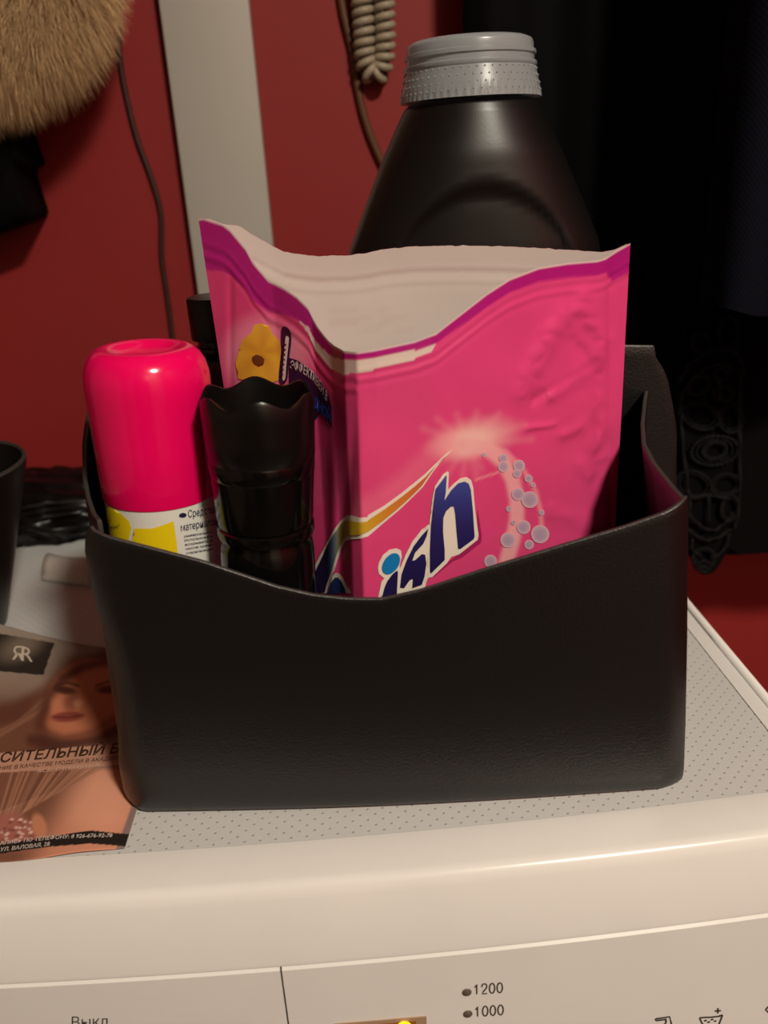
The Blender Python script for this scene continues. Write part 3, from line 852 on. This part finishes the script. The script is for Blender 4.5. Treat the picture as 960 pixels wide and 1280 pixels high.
# rear film
BX = [248, 256, 278, 295, 309, 326, 352, 374, 398, 414, 429, 460, 476, 517, 577, 637, 692, 756, 772, 788]
BY = [274.5, 273.5, 281, 282, 291, 301, 315, 318, 321, 319, 320, 316, 312, 308, 307, 308, 311, 315, 312, 304.5]
nc2, nr2 = 120, 110
xs2 = np.linspace(248, 788, nc2); V = []; tops = []
for x in xs2:
    e = math.sin(math.pi*(x-248)/540.0)
    v = 0.0898 + 0.010*max(e, 0)**0.7
    u, h = bk_px(x, interp(x, BX, BY) + 0.7*noise.noise(Vector((x/9, 0, 4)))*2*min(1, e*3), v); tops.append((u, v, h))
for j in range(nr2):
    r = j/(nr2-1)
    for i, x in enumerate(xs2):
        u, v, h = tops[i]; hh = h*(1-r)+0.004*r
        uu = (u*(1-r) + interp(x, [248, 788], [ub_l, ub_r])*r - 0.02)*0.986 + 0.02
        dd = (h-hh)
        e = math.sin(math.pi*(x-248)/540.0)
        bulge = 0.001*math.sin(min(1, dd/0.12)*math.pi)*e
        rel = 0.0
        for o_, a_ in ((0.010, 0.0003), (0.0125, -0.0004), (0.015, 0.0005), (0.0175, -0.0003)): rel += a_*math.exp(-((dd-o_)/0.0009)**2)
        rel += 0.0005*noise.noise(Vector((x/90, dd*30, 5.5)))*min(1, dd/0.02)*e
        V.append(BK(uu, v-bulge*0.5-rel, hh))
X, Y = px_arrays(V)
C = np.tile(nl((206, 192, 187)), (len(V), 1))
Dd = Y-np.interp(X, BX, BY)
C = mixc(C, ss(Dd, 28, 36), (212, 200, 194))
C = mixc(C, (1-ss(np.abs(Dd-29), 0.5, 2.5)), (200, 176, 174), 0.6)
for y0_ in (388, 398, 405, 413): C = mixc(C, (1-ss(np.abs(Y-y0_-(X-470)*-0.02), 0.8, 2.2))*(X > 410)*(X < 520), (206, 180, 180), 0.35)
back = mesh_obj('rear_lining', V, [tuple(reversed(q)) for q in grid_faces(nc2, nr2)], M['film_white'], pouch, cols=rgba(C))
if sum(p.normal.dot(CAM-p.center) for p in back.data.polygons) < 0: back.data.flip_normals()
mesh_obj('rear_film', [p+BV*0.0005 for p in V], grid_faces(nc2, nr2), M['film_pink_plain'], pouch)

# printed logo: white outline, then coloured letters, laid on the film
def cA(pts): return [(460+x/6, 570+y/6) for x, y in pts]
def cB(pts): return [(380+x/8, 600+y/8) for x, y in pts]
def grad(stops):
    xs_ = [s[0] for s in stops]
    def g(px, py):
        return tuple(interp(px, xs_, [lin(s[1][k]) for s in stops]) for k in range(3)) + (1.0,)
    return g
def vgrad(stops):
    ys_ = [s[0] for s in stops]
    def g(px, py): return tuple(interp(py, ys_, [lin(s[1][k]) for s in stops]) for k in range(3)) + (1.0,)
    return g
WH = rgb(234, 222, 208)
O1, O2 = 0.00035, 0.0008
navy = vgrad([(590, (74, 82, 160)), (625, (56, 58, 128)), (660, (44, 36, 96)), (710, (36, 28, 78)), (760, (34, 26, 70))])
shadow = rgb(168, 36, 96)
vw_up = cB([(40, 1120), (58, 1035), (75, 950), (120, 840), (200, 690), (260, 580), (310, 490), (370, 405), (430, 355), (480, 352), (560, 375), (630, 370)])
sw_up = cA([(0, 440), (120, 370), (250, 275), (350, 195), (430, 130), (500, 60), (580, -15), (640, -60)])
sw_lo = cA([(600, -15), (560, 20), (480, 125), (410, 230), (340, 300), (230, 405), (110, 505), (0, 600)])
vw_lo = cB([(570, 585), (480, 590), (420, 610), (380, 690), (340, 790), (310, 900), (270, 1000), (255, 1075), (240, 1130)])
decal('logo_outline', vw_up + sw_up + sw_lo + vw_lo, bv_b, WH, front, off=O1, step=2.5)
vn_up = cB([(65, 1120), (85, 1035), (110, 950), (160, 840), (220, 720), (270, 620), (310, 540), (370, 450), (420, 405), (480, 405), (560, 418), (630, 408)])
sn_up = cA([(0, 475), (120, 395), (250, 300), (350, 220), (430, 150), (500, 75), (560, 15), (590, -15)])
sn_lo = cA([(530, 40), (470, 120), (400, 220), (330, 290), (220, 390), (110, 480), (0, 560)])
vn_lo = cB([(560, 545), (470, 550), (420, 570), (385, 620), (340, 720), (290, 900), (235, 1060), (220, 1120)])
vg = grad([(390, (30, 24, 58)), (410, (36, 30, 70)), (418, (90, 112, 140)), (426, (150, 140, 80)), (436, (196, 164, 40)), (460, (206, 160, 44)), (485, (212, 132, 44)), (520, (206, 104, 60)), (560, (200, 96, 84))])
decal('logo_letter', vn_up + sn_up + sn_lo + vn_lo, bv_b, vg, front, off=O2, step=2.5)
decal('logo_outline', cB([(235, 1130), (255, 1075), (290, 960), (320, 925), (360, 935), (400, 980), (430, 1050), (465, 1100), (480, 1130)]), bv_b, WH, front, off=O1+0.00003, step=5)
decal('logo_letter', cB([(255, 1130), (270, 1070), (290, 1010), (320, 970), (350, 968), (390, 1010), (425, 1090), (435, 1130)]), bv_b, rgb(40, 52, 104), front, off=O2, step=5)
decal('logo_outline', cA([(80, 800), (110, 740), (160, 700), (210, 690), (245, 705), (252, 750), (236, 820), (242, 870), (228, 1040), (75, 1060), (100, 940), (120, 915), (80, 880), (73, 840)]), bv_b, WH, front, off=O1, step=5)
decal('logo_letter', ellipse(*cA([(170, 802)])[0], 9.3, 14.6, 33), bv_b, rgb(28, 124, 190), front, off=O2, step=4, label='blue dot of the printed letter')
decal('logo_letter', cA([(215, 852), (221, 870), (212, 1050), (105, 1050), (120, 985), (140, 935), (180, 880)]), bv_b, navy, front, off=O2, step=5)
decal('logo_outline', cA([(455, 510), (470, 530), (452, 900), (415, 1010), (225, 1040), (216, 960), (230, 860), (280, 740), (330, 640), (400, 550)]), bv_b, WH, front, off=O1+0.00003, step=5)
decal('logo_letter', cA([(450, 538), (435, 600), (410, 655), (350, 720), (328, 780), (350, 775), (400, 730), (425, 735), (435, 800), (420, 900), (400, 960), (330, 985), (335, 915), (310, 925), (268, 985), (238, 980), (250, 880), (290, 770), (340, 670), (400, 590)]), bv_b, navy, front, off=O2, step=5)
decal('logo_shadow', cA([(820, 400), (852, 600), (845, 650), (700, 762), (640, 785), (560, 850), (500, 900), (480, 905), (600, 790), (680, 735), (820, 625)]), bv_b, shadow, front, off=O1-0.0001, step=5)
decal('logo_outline', cA([(595, 112), (603, 125), (598, 250), (640, 205), (690, 165), (735, 155), (770, 180), (785, 230), (800, 400), (825, 590), (820, 625), (680, 735), (620, 755), (590, 800), (480, 905), (440, 912), (445, 700), (455, 540), (480, 330), (500, 225), (560, 135)]), bv_b, WH, front, off=O1+0.00006, step=5)
decal('logo_letter', cA([(580, 140), (585, 150), (578, 270), (568, 330), (620, 250), (670, 200), (720, 187), (750, 205), (765, 250), (780, 400), (793, 600), (785, 620), (690, 690), (672, 690), (660, 560), (650, 430), (640, 375), (620, 372), (580, 410), (560, 460), (558, 560), (570, 700), (570, 775), (470, 875), (462, 860), (462, 700), (470, 520), (490, 340), (505, 240)]), bv_b, navy, front, off=O2, step=5)
# foam bubbles
for x, y, r in ((195, 210, 12), (300, 228, 24), (300, 275, 30), (385, 270, 32), (375, 312, 24), (437, 340, 22), (462, 375, 14), (380, 425, 35), (443, 455, 46), (330, 505, 16), (508, 525, 16), (355, 580, 14), (410, 605, 38), (440, 700, 26), (500, 643, 50), (325, 675, 42), (230, 790, 35)):
    cx, cy, rr = 560+x/4.364, 520+y/4.364, r/4.364
    def bc(px, py, cx=cx, cy=cy, rr=rr):
        d = min(1, math.hypot(px-cx, py-cy)/rr); e = max(0, ((cx-px)+(py-cy))/rr*0.35)
        k = d**3
        a, b = (176, 150, 174), (222, 178, 192)
        return tuple(lin(a[i]*(1-k)+b[i]*k - 20*e*(1-k)) for i in range(3)) + (1.0,)
    decal('printed_bubble', ellipse(cx, cy, rr, rr, 0, 20), bv_b, bc, front, off=O1, step=max(1.5, rr/3))
# flower
def c2(pts): return [(270+x/6, 380+y/6) for x, y in pts]
fo = c2([(290, 155), (345, 145), (400, 165), (432, 230), (482, 280), (505, 400), (500, 560), (400, 600), (170, 560), (150, 440), (180, 330), (200, 270), (268, 215)])
cen = c2([(345, 360)])[0]
def fc(px, py):
    a = math.atan2(py-cen[1], px-cen[0]); d = math.hypot(px-cen[0], py-cen[1])
    k = 0.5+0.5*math.cos(5*a+0.8); t = min(1, d/30)
    return (lin(222+20*t-12*k), lin(164+24*t-18*k), lin(48+12*t), 1.0)
decal('printed_flower', fo, bv_b, fc, front, off=O1, step=3)
decal('printed_flower', c2([(280, 395), (310, 378), (350, 390), (372, 415), (365, 450), (330, 462), (300, 445), (283, 420)]), bv_b, rgb(110, 62, 34), front, off=O2, step=3)
# slanted scale and dark caption
decal('printed_scale', sm2([(352.5, 412), (357, 408), (363, 413), (365, 424), (362, 450), (359, 476), (349, 476), (352, 440)], 4), bv_b, rgb(52, 30, 62), front, off=O1+0.00005, step=3)
decal('printed_scale', sm2([(358.5, 422), (361.5, 421), (362.5, 426), (359.5, 455), (358, 473), (354.5, 473), (356.5, 445)], 4), bv_b, rgb(232, 205, 205), front, off=O2, step=3)
for i in range(7):
    x, y = 359.2-i*0.65, 430+i*6.2
    decal('printed_scale', [(x-3.5, y), (x+0.6, y-0.6), (x+0.6, y+1.6), (x-3.5, y+2.2)], bv_b, rgb(52, 30, 62), front, off=O2+0.0002, step=3)
decal('caption_panel', [(362, 447), (372, 450), (388, 461), (402, 478), (411, 492), (415, 508), (416, 536), (410, 526), (401, 516), (394, 526), (386, 520), (374, 500), (362, 480)], bv_b, rgb(38, 26, 58), front, off=O1, step=4)
print_text('caption_text', 'ЭФФЕКТИВЕН В', (364, 461), (410.5, 502), 11, bv_b, rgb(216, 196, 200), front, pm=(390, 473.5), up=(0.1, -1), bold=0.01, off=O2)
print_text('caption_text', 'ДНОЙ', (394, 507), (415, 528), 13, bv_b, rgb(44, 70, 158), front, up=(0.05, -1), bold=0.03, off=O2)

# ================================================================== big black detergent bottle
Yb = 0.478
dbc = at_y(588, 128, Yb)
nz = dbc.z-Z0                       # height of the neck base
Xb = dbc.x
db = thing('detergent_bottle', 'large black detergent bottle with a frosted clear cap, behind the basket', 'bottle', (Xb, Yb, Z0+0.0005))
def hw(px_y, pxl):                    # half width from the left outline
    p = at_y(pxl, px_y, Yb); return (Xb-p.x, p.z-Z0)
w1 = hw(315, 437)
prof_b = [(0.0, 0.070, 0.040), (0.004, 0.076, 0.046), (0.02, 0.078, 0.048), (0.13, 0.0785, 0.048), (0.17, 0.0775, 0.0475), (0.195, 0.0735, 0.046), (w1[1], w1[0], 0.0440),
          (w1[1]+0.02, w1[0]-0.009, 0.0425), (w1[1]+0.045, w1[0]-0.0205, 0.0395), (nz-0.006, 0.0365, 0.0345), (nz-0.002, 0.0340, 0.033), (nz, 0.0310, 0.0305)]
zz = np.array([p[0] for p in prof_b]); aa = np.array([p[1] for p in prof_b]); bb = np.array([p[2] for p in prof_b])
nz_r, na_ = 90, 120
V = []
zs = list(np.linspace(0, nz-0.008, nz_r-10))+list(np.linspace(nz-0.007, nz, 10))
for z in zs:
    a_, b_ = np.interp(z, zz, aa), np.interp(z, zz, bb)
    ex = 2.5 if z < w1[1] else 2.5-0.5*(z-w1[1])/(nz-w1[1])
    for i in range(na_):
        t = 2*math.pi*i/na_; c, s = math.cos(t), math.sin(t)
        x = a_*math.copysign(abs(c)**(2/ex), c); y = b_*math.copysign(abs(s)**(2/ex), s)
        # arched label recess on front and back
        rx, rz = 0.050, 0.058; zc = w1[1]-0.028
        q = math.hypot(x/rx, max(0, z-zc)/rz) if z > zc else abs(x)/rx
        if z > 0.02: y -= math.copysign(0.0032*(1-ss_f(q, 0.93, 1.03)), s)
        V.append((Xb+x, Yb+y, Z0+0.0005+z))
fs = grid_faces(na_, len(zs), True) + [tuple(range(na_-1, -1, -1)), tuple((len(zs)-1)*na_+i for i in range(na_))]
mesh_obj('bottle_body', V, fs, M['blk_matt'], db)
O = Vector((Xb, Yb, Z0+nz))
lathe('neck', [(0.0265, -0.002), (0.0265, 0.004), (0.0245, 0.005), (0.0245, 0.018), (0.0225, 0.020)], M['blk_satin'], db, O, n=48, cap1=True)
ch = at_y(588, 51, Yb).z - (Z0+nz)
rt, rbm = (at_y(666, 60, Yb).x-at_y(508, 60, Yb).x)/2, (at_y(673, 128, Yb).x-at_y(500, 128, Yb).x)/2
cp = [(rbm-0.0022, 0.0012), (rbm, 0.0008), (rbm-0.0002, 0.0025), (rbm-0.0006, 0.0055), (rbm-0.0014, ch*0.30), (rt+0.0010, ch*0.52), (rt+0.0016, ch*0.55), (rt+0.0014, ch*0.60), (rt+0.0002, ch*0.62), (rt+0.0002, ch*0.70), (rt+0.0011, ch*0.72), (rt+0.0010, ch*0.78),
      (rt-0.0002, ch*0.80), (rt-0.0003, ch*0.90), (rt-0.0010, ch*0.96), (rt-0.0035, ch), (rt-0.006, ch+0.0002), (0.0006, ch-0.0004)]
th = 0.0016
cin = [(0.0006, ch-0.0020), (rt-0.006, ch-0.0018), (rt-0.0032, ch*0.90), (rt-0.0020, ch*0.6), (rbm-0.0036, ch*0.30), (rbm-0.0026, 0.0012)]
def ser(a, k, r): return r + (0.0003*math.cos(60*a) if k in (1, 2) else 0)
capo = lathe('cap', cp+cin[:-1]+[cp[0]], M['cap_clear'], db, O, n=240, rmod=ser, sharp=45)
# grip studs on the cap
gl = []
for row in range(4):
    z = ch*(0.14+row*0.115); r0 = float(np.interp(z, [0.0025, ch*0.30, ch*0.52], [rbm-0.0002, rbm-0.0014, rt+0.0010]))
    for i in range(56):
        a = 2*math.pi*(i+0.5*(row % 2))/56; n = Vector((math.cos(a), math.sin(a), 0)); t = Vector((-n.y, n.x, 0)); U = Vector((0, 0, 1))
        c = O + n*r0 + U*z; s = 0.0008
        v = [c+t*s-n*0.0003, c+U*s-n*0.0003, c-t*s-n*0.0003, c-U*s-n*0.0003, c+n*0.0007]
        gl.append((v, [(0, 1, 4), (1, 2, 4), (2, 3, 4), (3, 0, 4)]))
mesh_obj('grip_studs', *join(gl), M['cap_clear'], capo, smooth=False, kind='stuff')

# ================================================================== small black bottle behind the pouch
Ys = 0.452
pl = at_y(232.5, 372, Ys); pb = at_y(234, 424, Ys)
rs = 0.0165; Xs = pl.x+rs
kb = thing('small_bottle', 'small black bottle with a plain round cap, behind the pink spray can', 'bottle', (Xs, Ys, Z0))
zt = pl.z-Z0; zb = pb.z-Z0
lathe('bottle_body', [(0.019, 0.0005), (0.021, 0.0015), (0.0215, 0.005), (0.0215, zb-0.040), (0.020, zb-0.024), (0.0165, zb-0.013), (0.0135, zb-0.009), (0.0135, zb+0.001)], M['blk_gloss'], kb, (Xs, Ys, Z0), n=48, cap0=True, cap1=True)
lathe('neck_ring', [(0.0136, zb-0.0095), (0.0150, zb-0.009), (0.0153, zb-0.0065), (0.0150, zb-0.004), (0.0136, zb-0.0035)], M['blk_gloss'], kb, (Xs, Ys, Z0), n=48)
lathe('cap', [(0.0145, zb), (rs-0.0003, zb), (rs, zb+0.001), (rs, zt-0.0012), (rs-0.0008, zt), (0.004, zt+0.0003)], M['blk_satin'], kb, (Xs, Ys, Z0), n=48, cap0=True, cap1=True)

# ================================================================== black pot at the left
pr_ = at_y(26, 578, 0.505); hp = pr_.z-Z0
pbm = ground(9, 788)
rp = 0.060
pc = Vector((pr_.x-rp, 0.505, Z0)); rpb = ground(9, 778).x-pc.x
pt = thing('pot', 'round black pot standing by the flyer on the dotted top', 'pot', pc)
lathe('pot_wall', [(rpb-0.004, 0.0003), (rpb, 0.0008), (rpb+0.001, 0.003), (rp-0.0008, hp-0.006), (rp, hp-0.001), (rp-0.0008, hp), (rp-0.0022, hp-0.001), (rp-0.003, hp-0.006), (rpb-0.003, 0.004), (0.001, 0.0035)], M['blk_matt'], pt, pc, n=72, cap0=True, cap1=True)
lathe('rim', [(rp-0.0026, hp-0.0008), (rp-0.0018, hp+0.0006), (rp-0.0008, hp+0.0006), (rp, hp-0.0010)], M['leather_edge_lit'], pt, pc, n=72)

# ================================================================== black polythene bag and folded paper at the back left
def crumple(name, center, size, m, parent, seed, amp, sub=4, freq=1.6, flat=0.0):
    bm = bmesh.new(); bmesh.ops.create_icosphere(bm, subdivisions=sub, radius=1.0)
    for v in bm.verts:
        d = v.co.normalized(); p = d*freq + Vector((seed, seed*1.7, 0))
        r = 1 - amp*abs(noise.noise(p))*2 - amp*0.6*abs(noise.noise(p*2.3)) - amp*0.3*abs(noise.noise(p*5.1))
        v.co = Vector((d.x*size[0]*r, d.y*size[1]*r, d.z*size[2]*r))
        if v.co.z < -size[2]*0.55: v.co.z = -size[2]*0.55
        v.co += Vector(center)
    V = [v.co.copy() for v in bm.verts]; Fc = [tuple(x.index for x in f.verts) for f in bm.faces]; bm.free()
    return mesh_obj(name, V, Fc, m, parent, smooth=True)
gc = at_y(75, 655, 0.64)
zb_ = at_y(75, 593, 0.68).z-Z0
bag = crumple('plastic_bag', (gc.x-0.02, 0.678, Z0+0.0015+0.55*zb_*0.72), (0.13, 0.058, zb_*0.72), M['poly'], None, 2.4, 0.22, 5, 2.6)
tag(bag, 'crumpled black plastic bag lying on the washer against the red wall', 'bag')
# folded white leaflet in front of it
lp = [ground(52, 727), ground(112, 736), ground(118, 706), ground(60, 694)]
V = []; nl_ = 8
for j in range(nl_):
    for i in range(nl_):
        a, b = i/(nl_-1), j/(nl_-1)
        p = (lp[0]*(1-a)+lp[1]*a)*(1-b) + (lp[3]*(1-a)+lp[2]*a)*b
        V.append(p + Vector((0, 0, 0.0018+0.012*math.sin(math.pi*b)*(0.4+0.6*a)+0.0008*noise.noise(Vector((a*4, b*4, 2))))))
lf = mesh_obj('folded_leaflet', V, grid_faces(nl_, nl_), M['paper_white'])
md = lf.modifiers.new('t', 'SOLIDIFY'); md.thickness = 0.0005; md.offset = -1
tag(lf, 'small folded white leaflet at the foot of the black plastic bag', 'leaflet')

# ================================================================== cords on the wall
def wall_cable(name, pts, y, r, m, label):
    P = smooth_path([at_y(x, yy, y) for x, yy in pts], 6)
    o = mesh_obj(name, *tube_geo(P, r, 8), m); return tag(o, label, 'cable')
wall_cable('thin_cable', [(146, -200), (147, -40), (148, 30), (150, 75), (158, 120), (171, 172), (190, 225), (201, 268), (202, 320), (209, 370), (216, 425), (222, 480)], YW-0.0023, 0.0022, M['cord_dark'], 'thin dark cable hanging slack on the red wall below the fur')
wall_cable('brown_cable', [(415, -160), (421, -50), (428, 10), (440, 62), (447, 110), (458, 155), (474, 196), (500, 250), (520, 330)], YW-0.0032, 0.0032, M['cord_brown'], 'thin brown cable on the red wall beside the coiled cord')
# coiled handset cord, a hanging loop
yc = YW-0.0115
pathp = [(446, -260), (448, -150), (450, -60), (453, 10), (455, 45), (456, 70), (460, 87), (468, 95), (476, 87), (480, 70), (481, 45), (480, 10), (479, -60), (478, -150), (476, -260)]
cp_ = smooth_path([at_y(x, y, yc) for x, y in pathp], 40)
L = [0.0]
for a, b in zip(cp_[:-1], cp_[1:]): L.append(L[-1]+(b-a).length)
pitch = 0.0069; Rc = 0.0062; n = int(L[-1]/pitch*14)
hel = []
La = np.array(L); CA = np.array([tuple(p) for p in cp_])
for i in range(n):
    s = L[-1]*i/(n-1); c = Vector([float(np.interp(s, La, CA[:, k])) for k in range(3)])
    s2 = min(L[-1], s+0.002); s1 = max(0, s-0.002)
    t = Vector([float(np.interp(s2, La, CA[:, k])-np.interp(s1, La, CA[:, k])) for k in range(3)]).normalized()
    e = Vector((0, 1, 0)); b = t.cross(e).normalized(); a = 2*math.pi*s/pitch
    hel.append(c + e*(Rc*math.cos(a)) + b*(Rc*math.sin(a)))
cc = mesh_obj('coiled_cord', *tube_geo(hel, 0.0029, 8), M['cord_cream'])
tag(cc, 'cream coiled handset cord hanging in a loop on the red wall', 'cord')

# ================================================================== fur-trimmed coat, upper left
fc_ = thing('fur_coat', 'dark coat with a beige fur trim hanging on the red wall', 'coat', at_y(-60, 260, 0.69))
FY = 0.685
core = [(-290, 86, .040), (-180, 74, .040), (-85, 62, .039), (0, 42, .038), (48, 8, .036), (64, -60, .034), (68, -170, .034), (56, -320, .034)]
fp = smooth_path([at_y(x, y, FY) for x, y, r in core], 8); 
frad = list(np.interp(np.linspace(0, 1, len(fp)), np.linspace(0, 1, len(core)), [c[2] for c in core]))
fv, ff = tube_geo(fp, frad, 20)
for i in range(len(fv)):
    p = fv[i]; fv[i] = p + Vector((0, 0, 0.006*noise.noise(p*30)))
cbase = nl((204, 172, 126))
trim = mesh_obj('fur_trim', fv, ff, M['fur'], fc_, cols=np.tile(np.append(cbase, 1), (len(fv), 1)), label='beige long-haired fur')
hv, hf, hcol = [], [], []
ext = frad
for k in range(48000):
    t = random.random()*(len(fp)-1); i = int(t); fr = t-i
    c = fp[i].lerp(fp[min(i+1, len(fp)-1)], fr); r = frad[i]
    tg = (fp[min(i+1, len(fp)-1)]-fp[max(i-1, 0)]).normalized()
    a = random.random()*2*math.pi; e = tg.orthogonal().normalized(); b = tg.cross(e)
    nrm = e*math.cos(a)+b*math.sin(a)
    if nrm.y > 0.5: continue
    root = c + nrm*(r*0.97); ln = random.uniform(0.014, 0.026)
    cl = noise.noise(root*45)
    dirn = (nrm*0.9 + Vector((0.25*cl, -0.15, -0.55)) + Vector((random.gauss(0, .3), random.gauss(0, .3), random.gauss(0, .3)))).normalized()
    sidev = dirn.cross(Vector((0, 1, 0)))
    sidev = sidev.normalized()*0.00020 if sidev.length > 1e-3 else Vector((0.0004, 0, 0))
    m1 = root + dirn*(ln*0.55); tip = root + dirn*ln + Vector((0, 0, -0.22*ln))
    k0 = len(hv); hv += [root-sidev, root+sidev, m1-sidev*0.8, m1+sidev*0.8, tip]
    hf += [(k0, k0+1, k0+3, k0+2), (k0+2, k0+3, k0+4)]
    g = random.uniform(0.8, 1.15)*(1+0.25*cl); base = np.array([cbase[q]*g for q in range(3)])
    if random.random() < 0.2: base = base*1.12
    for q in range(5): hcol.append(list(np.clip(base, 0, 1))+[1])
mesh_obj('fur_hair', hv, hf, M['fur'], trim, cols=hcol, kind='stuff', smooth=False)
# the dark coat below it
def slab(name, px_poly, y0, y1, m, parent):
    poly = sm2(px_poly, 4); n = len(poly)
    F_ = [at_y(x, y, y0) for x, y in poly]; B_ = []
    for p in F_: B_.append(Vector((p.x, y1, p.z)))
    cF = sum(F_, Vector())/n
    ins = [cF + (p-cF)*0.92 + Vector((0, -0.010, 0)) for p in F_]
    V = B_ + F_ + ins
    fs = grid_faces(n, 3, True) + [tuple(2*n+i for i in range(n)), tuple(range(n-1, -1, -1))]
    return fix_normals(mesh_obj(name, V, fs, m, parent))
slab('coat_body', [(-330, -380), (-100, -400), (25, -380), (32, -200), (30, -60), (18, 30), (2, 110), (14, 145), (26, 185), (32, 204), (22, 214), (30, 245), (37, 270), (22, 280), (-20, 296), (-130, 330), (-330, 420)], 0.70, YW-0.003, M['cloth_black'], fc_)

# ================================================================== garments hanging at the right
def garment(name, xL, xR, yc, b, zb, zt, m, parent, folds, amp, seed, hem=0.004, lean=0.0):
    """closed sleeve of cloth with vertical folds"""
    na, nzr = 160, 50; V = []
    xc = (xL+xR)/2; a = (xR-xL)/2
    for j in range(nzr):
        t = j/(nzr-1); z = zb + (zt-zb)*t
        for i in range(na):
            th = 2*math.pi*i/na; c, s = math.cos(th), math.sin(th)
            x = math.copysign(abs(c)**0.75, c); yv = math.copysign(abs(s)**0.7, s)
            ph = folds*x*math.pi + 2.2*noise.noise(Vector((x*1.3, z*1.2, seed)))
            w = math.sin(ph) + 0.5*math.sin(2.3*ph+seed) 
            k = 1.0-0.35*t
            V.append(Vector((xc + lean*t + x*a*(1-0.10*t) + 0.004*noise.noise(Vector((z*4, seed, s))), yc + yv*(b + amp*k*w), z + (hem*w if j == 0 else 0))))
    fs = [tuple(reversed(q)) for q in grid_faces(na, nzr, True)] + [tuple((nzr-1)*na+i for i in range(na))]
    return fix_normals(mesh_obj(name, V, fs, m, parent))
ZT = 1.75
gA = thing('black_coat', 'long black coat with soft folds, behind the detergent bottle', 'coat', (0.25, 0.70, Z0+0.007))
xa0 = at_y(574, 0, 0.69).x
garment('coat_body', xa0, 0.400, 0.706, 0.028, Z0+0.007, ZT, M['cloth_dress'], gA, 4.2, 0.008, 1.3)
gB = thing('navy_jacket', 'navy twill jacket hanging over the lace-trimmed garment', 'jacket', (0.36, 0.55, 1.0))
xb0 = at_y(892, 330, 0.53).x; zbB = at_y(930, 404, 0.47).z
garment('jacket_body', xb0, xb0+0.30, 0.535, 0.046, zbB, ZT, M['twill'], gB, 3.0, 0.008, 4.1, hem=0.003)
gC = thing('lace_garment', 'black garment with a scalloped lace edge, below the navy jacket', 'dress', (0.36, 0.57, 0.86))
zbC = at_y(940, 692, 0.61).z
xc0 = at_y(868, 560, 0.61).x
garment('garment_body', xc0-0.014, xc0+0.28, 0.630, 0.022, zbC, 1.5, M['cloth_black'], gC, 2.6, 0.005, 7.7, hem=0.002)
# lace motif traced as corded threads
def l8(pts): return [(800+x*0.2657, 380+y*0.2656) for x, y in pts]
def lell(cx, cy, rx, ry, ang=0): return ellipse(cx, cy, rx, ry, ang, 22)
closed_l = [lell(285, 180, 42, 48, -20), lell(415, 130, 48, 78, 0), lell(380, 330, 32, 28), lell(285, 525, 88, 62, 20), lell(425, 535, 58, 70, 0), lell(350, 690, 58, 40, -10),
            lell(350, 690, 110, 68, -8), lell(275, 380, 60, 40, -30), lell(250, 850, 85, 62, 15), lell(400, 850, 70, 50, -10), lell(300, 1195, 52, 46, 0), lell(300, 1235, 30, 26, 0), lell(390, 420, 48, 34), lell(420, 960, 40, 60, 10)]
open_l = [[(190, 360), (230, 290), (300, 235), (380, 212), (450, 230), (480, 280)], [(250, 350), (310, 300), (390, 285), (450, 310)], [(190, 520), (200, 420), (250, 350)], [(372, 340), (372, 460)],
          [(225, 985), (280, 1040), (340, 1065), (400, 1030), (430, 980)], [(225, 1060), (290, 1105), (350, 1105), (430, 1060)], [(325, 890), (322, 1040)], [(230, 915), (320, 900), (430, 920)], [(230, 1000), (235, 930), (225, 860), (200, 640), (195, 520)],
          [(445, 1060), (465, 950), (470, 700), (465, 520), (480, 290)], [(250, 1110), (245, 1150), (290, 1190)], [(420, 1080), (400, 1150), (330, 1200)]]
YL = 0.598
gl = []
def thread(pts, closed, y, r=0.0011):
    P = [at_y(px, py, y) for px, py in pts]
    P = smooth_path(P, 4, closed)
    P = [p + Vector((0, 0.0012*math.sin(i*1.9), 0)) for i, p in enumerate(P)]
    return tube_geo(P, [r*(1+0.45*math.sin(i*2.1)) for i in range(len(P))], 6, closed)
for L_ in closed_l:
    gl.append(thread(l8(L_), True, YL))
    cx = sum(p[0] for p in L_)/len(L_); cy = sum(p[1] for p in L_)/len(L_)
    gl.append(thread(l8([(cx+(x-cx)*0.78, cy+(y-cy)*0.78) for x, y in L_]), True, YL+0.001, 0.0008))
for L_ in open_l: gl.append(thread(l8(L_), False, YL-0.001, 0.0013))
lace_edge = mesh_obj('lace_motif', *join(gl), M['lace'], gC, label='corded black lace motif')
# tulle backing behind the threads
tul = sm2(l8([(180, 330), (250, 250), (300, 130), (420, 45), (480, 60), (490, 1100), (420, 1150), (350, 1260), (270, 1260), (225, 1120), (200, 700)]), 3)
nT = len(tul)
Fv = [at_y(x, y, YL+0.004) for x, y in tul]; Bv = [p+Vector((0, 0.002, 0)) for p in Fv]
fix_normals(mesh_obj('lace_ground', Fv+Bv, [tuple(range(nT)), tuple(2*nT-1-i for i in range(nT))]+[(i, (i+1) % nT, nT+(i+1) % nT, nT+i) for i in range(nT)], M['cloth_black'], gC, smooth=False))
# lace strip lower on the long black coat
gl = []
for cx, cy, rx, ry in ((818, 347, 9, 12), (806, 372, 12, 9), (800, 395, 9, 13), (812, 420, 11, 9), (803, 445, 9, 12), (812, 470, 10, 10), (800, 360, 7, 9), (822, 388, 7, 9)):
    gl.append(thread(ellipse(cx, cy, rx, ry, 10), True, 0.664, 0.0012)); gl.append(thread(ellipse(cx, cy, rx*0.6, ry*0.6, 10), True, 0.664, 0.0009))
mesh_obj('lace_edge', *join(gl), M['lace'], gA)
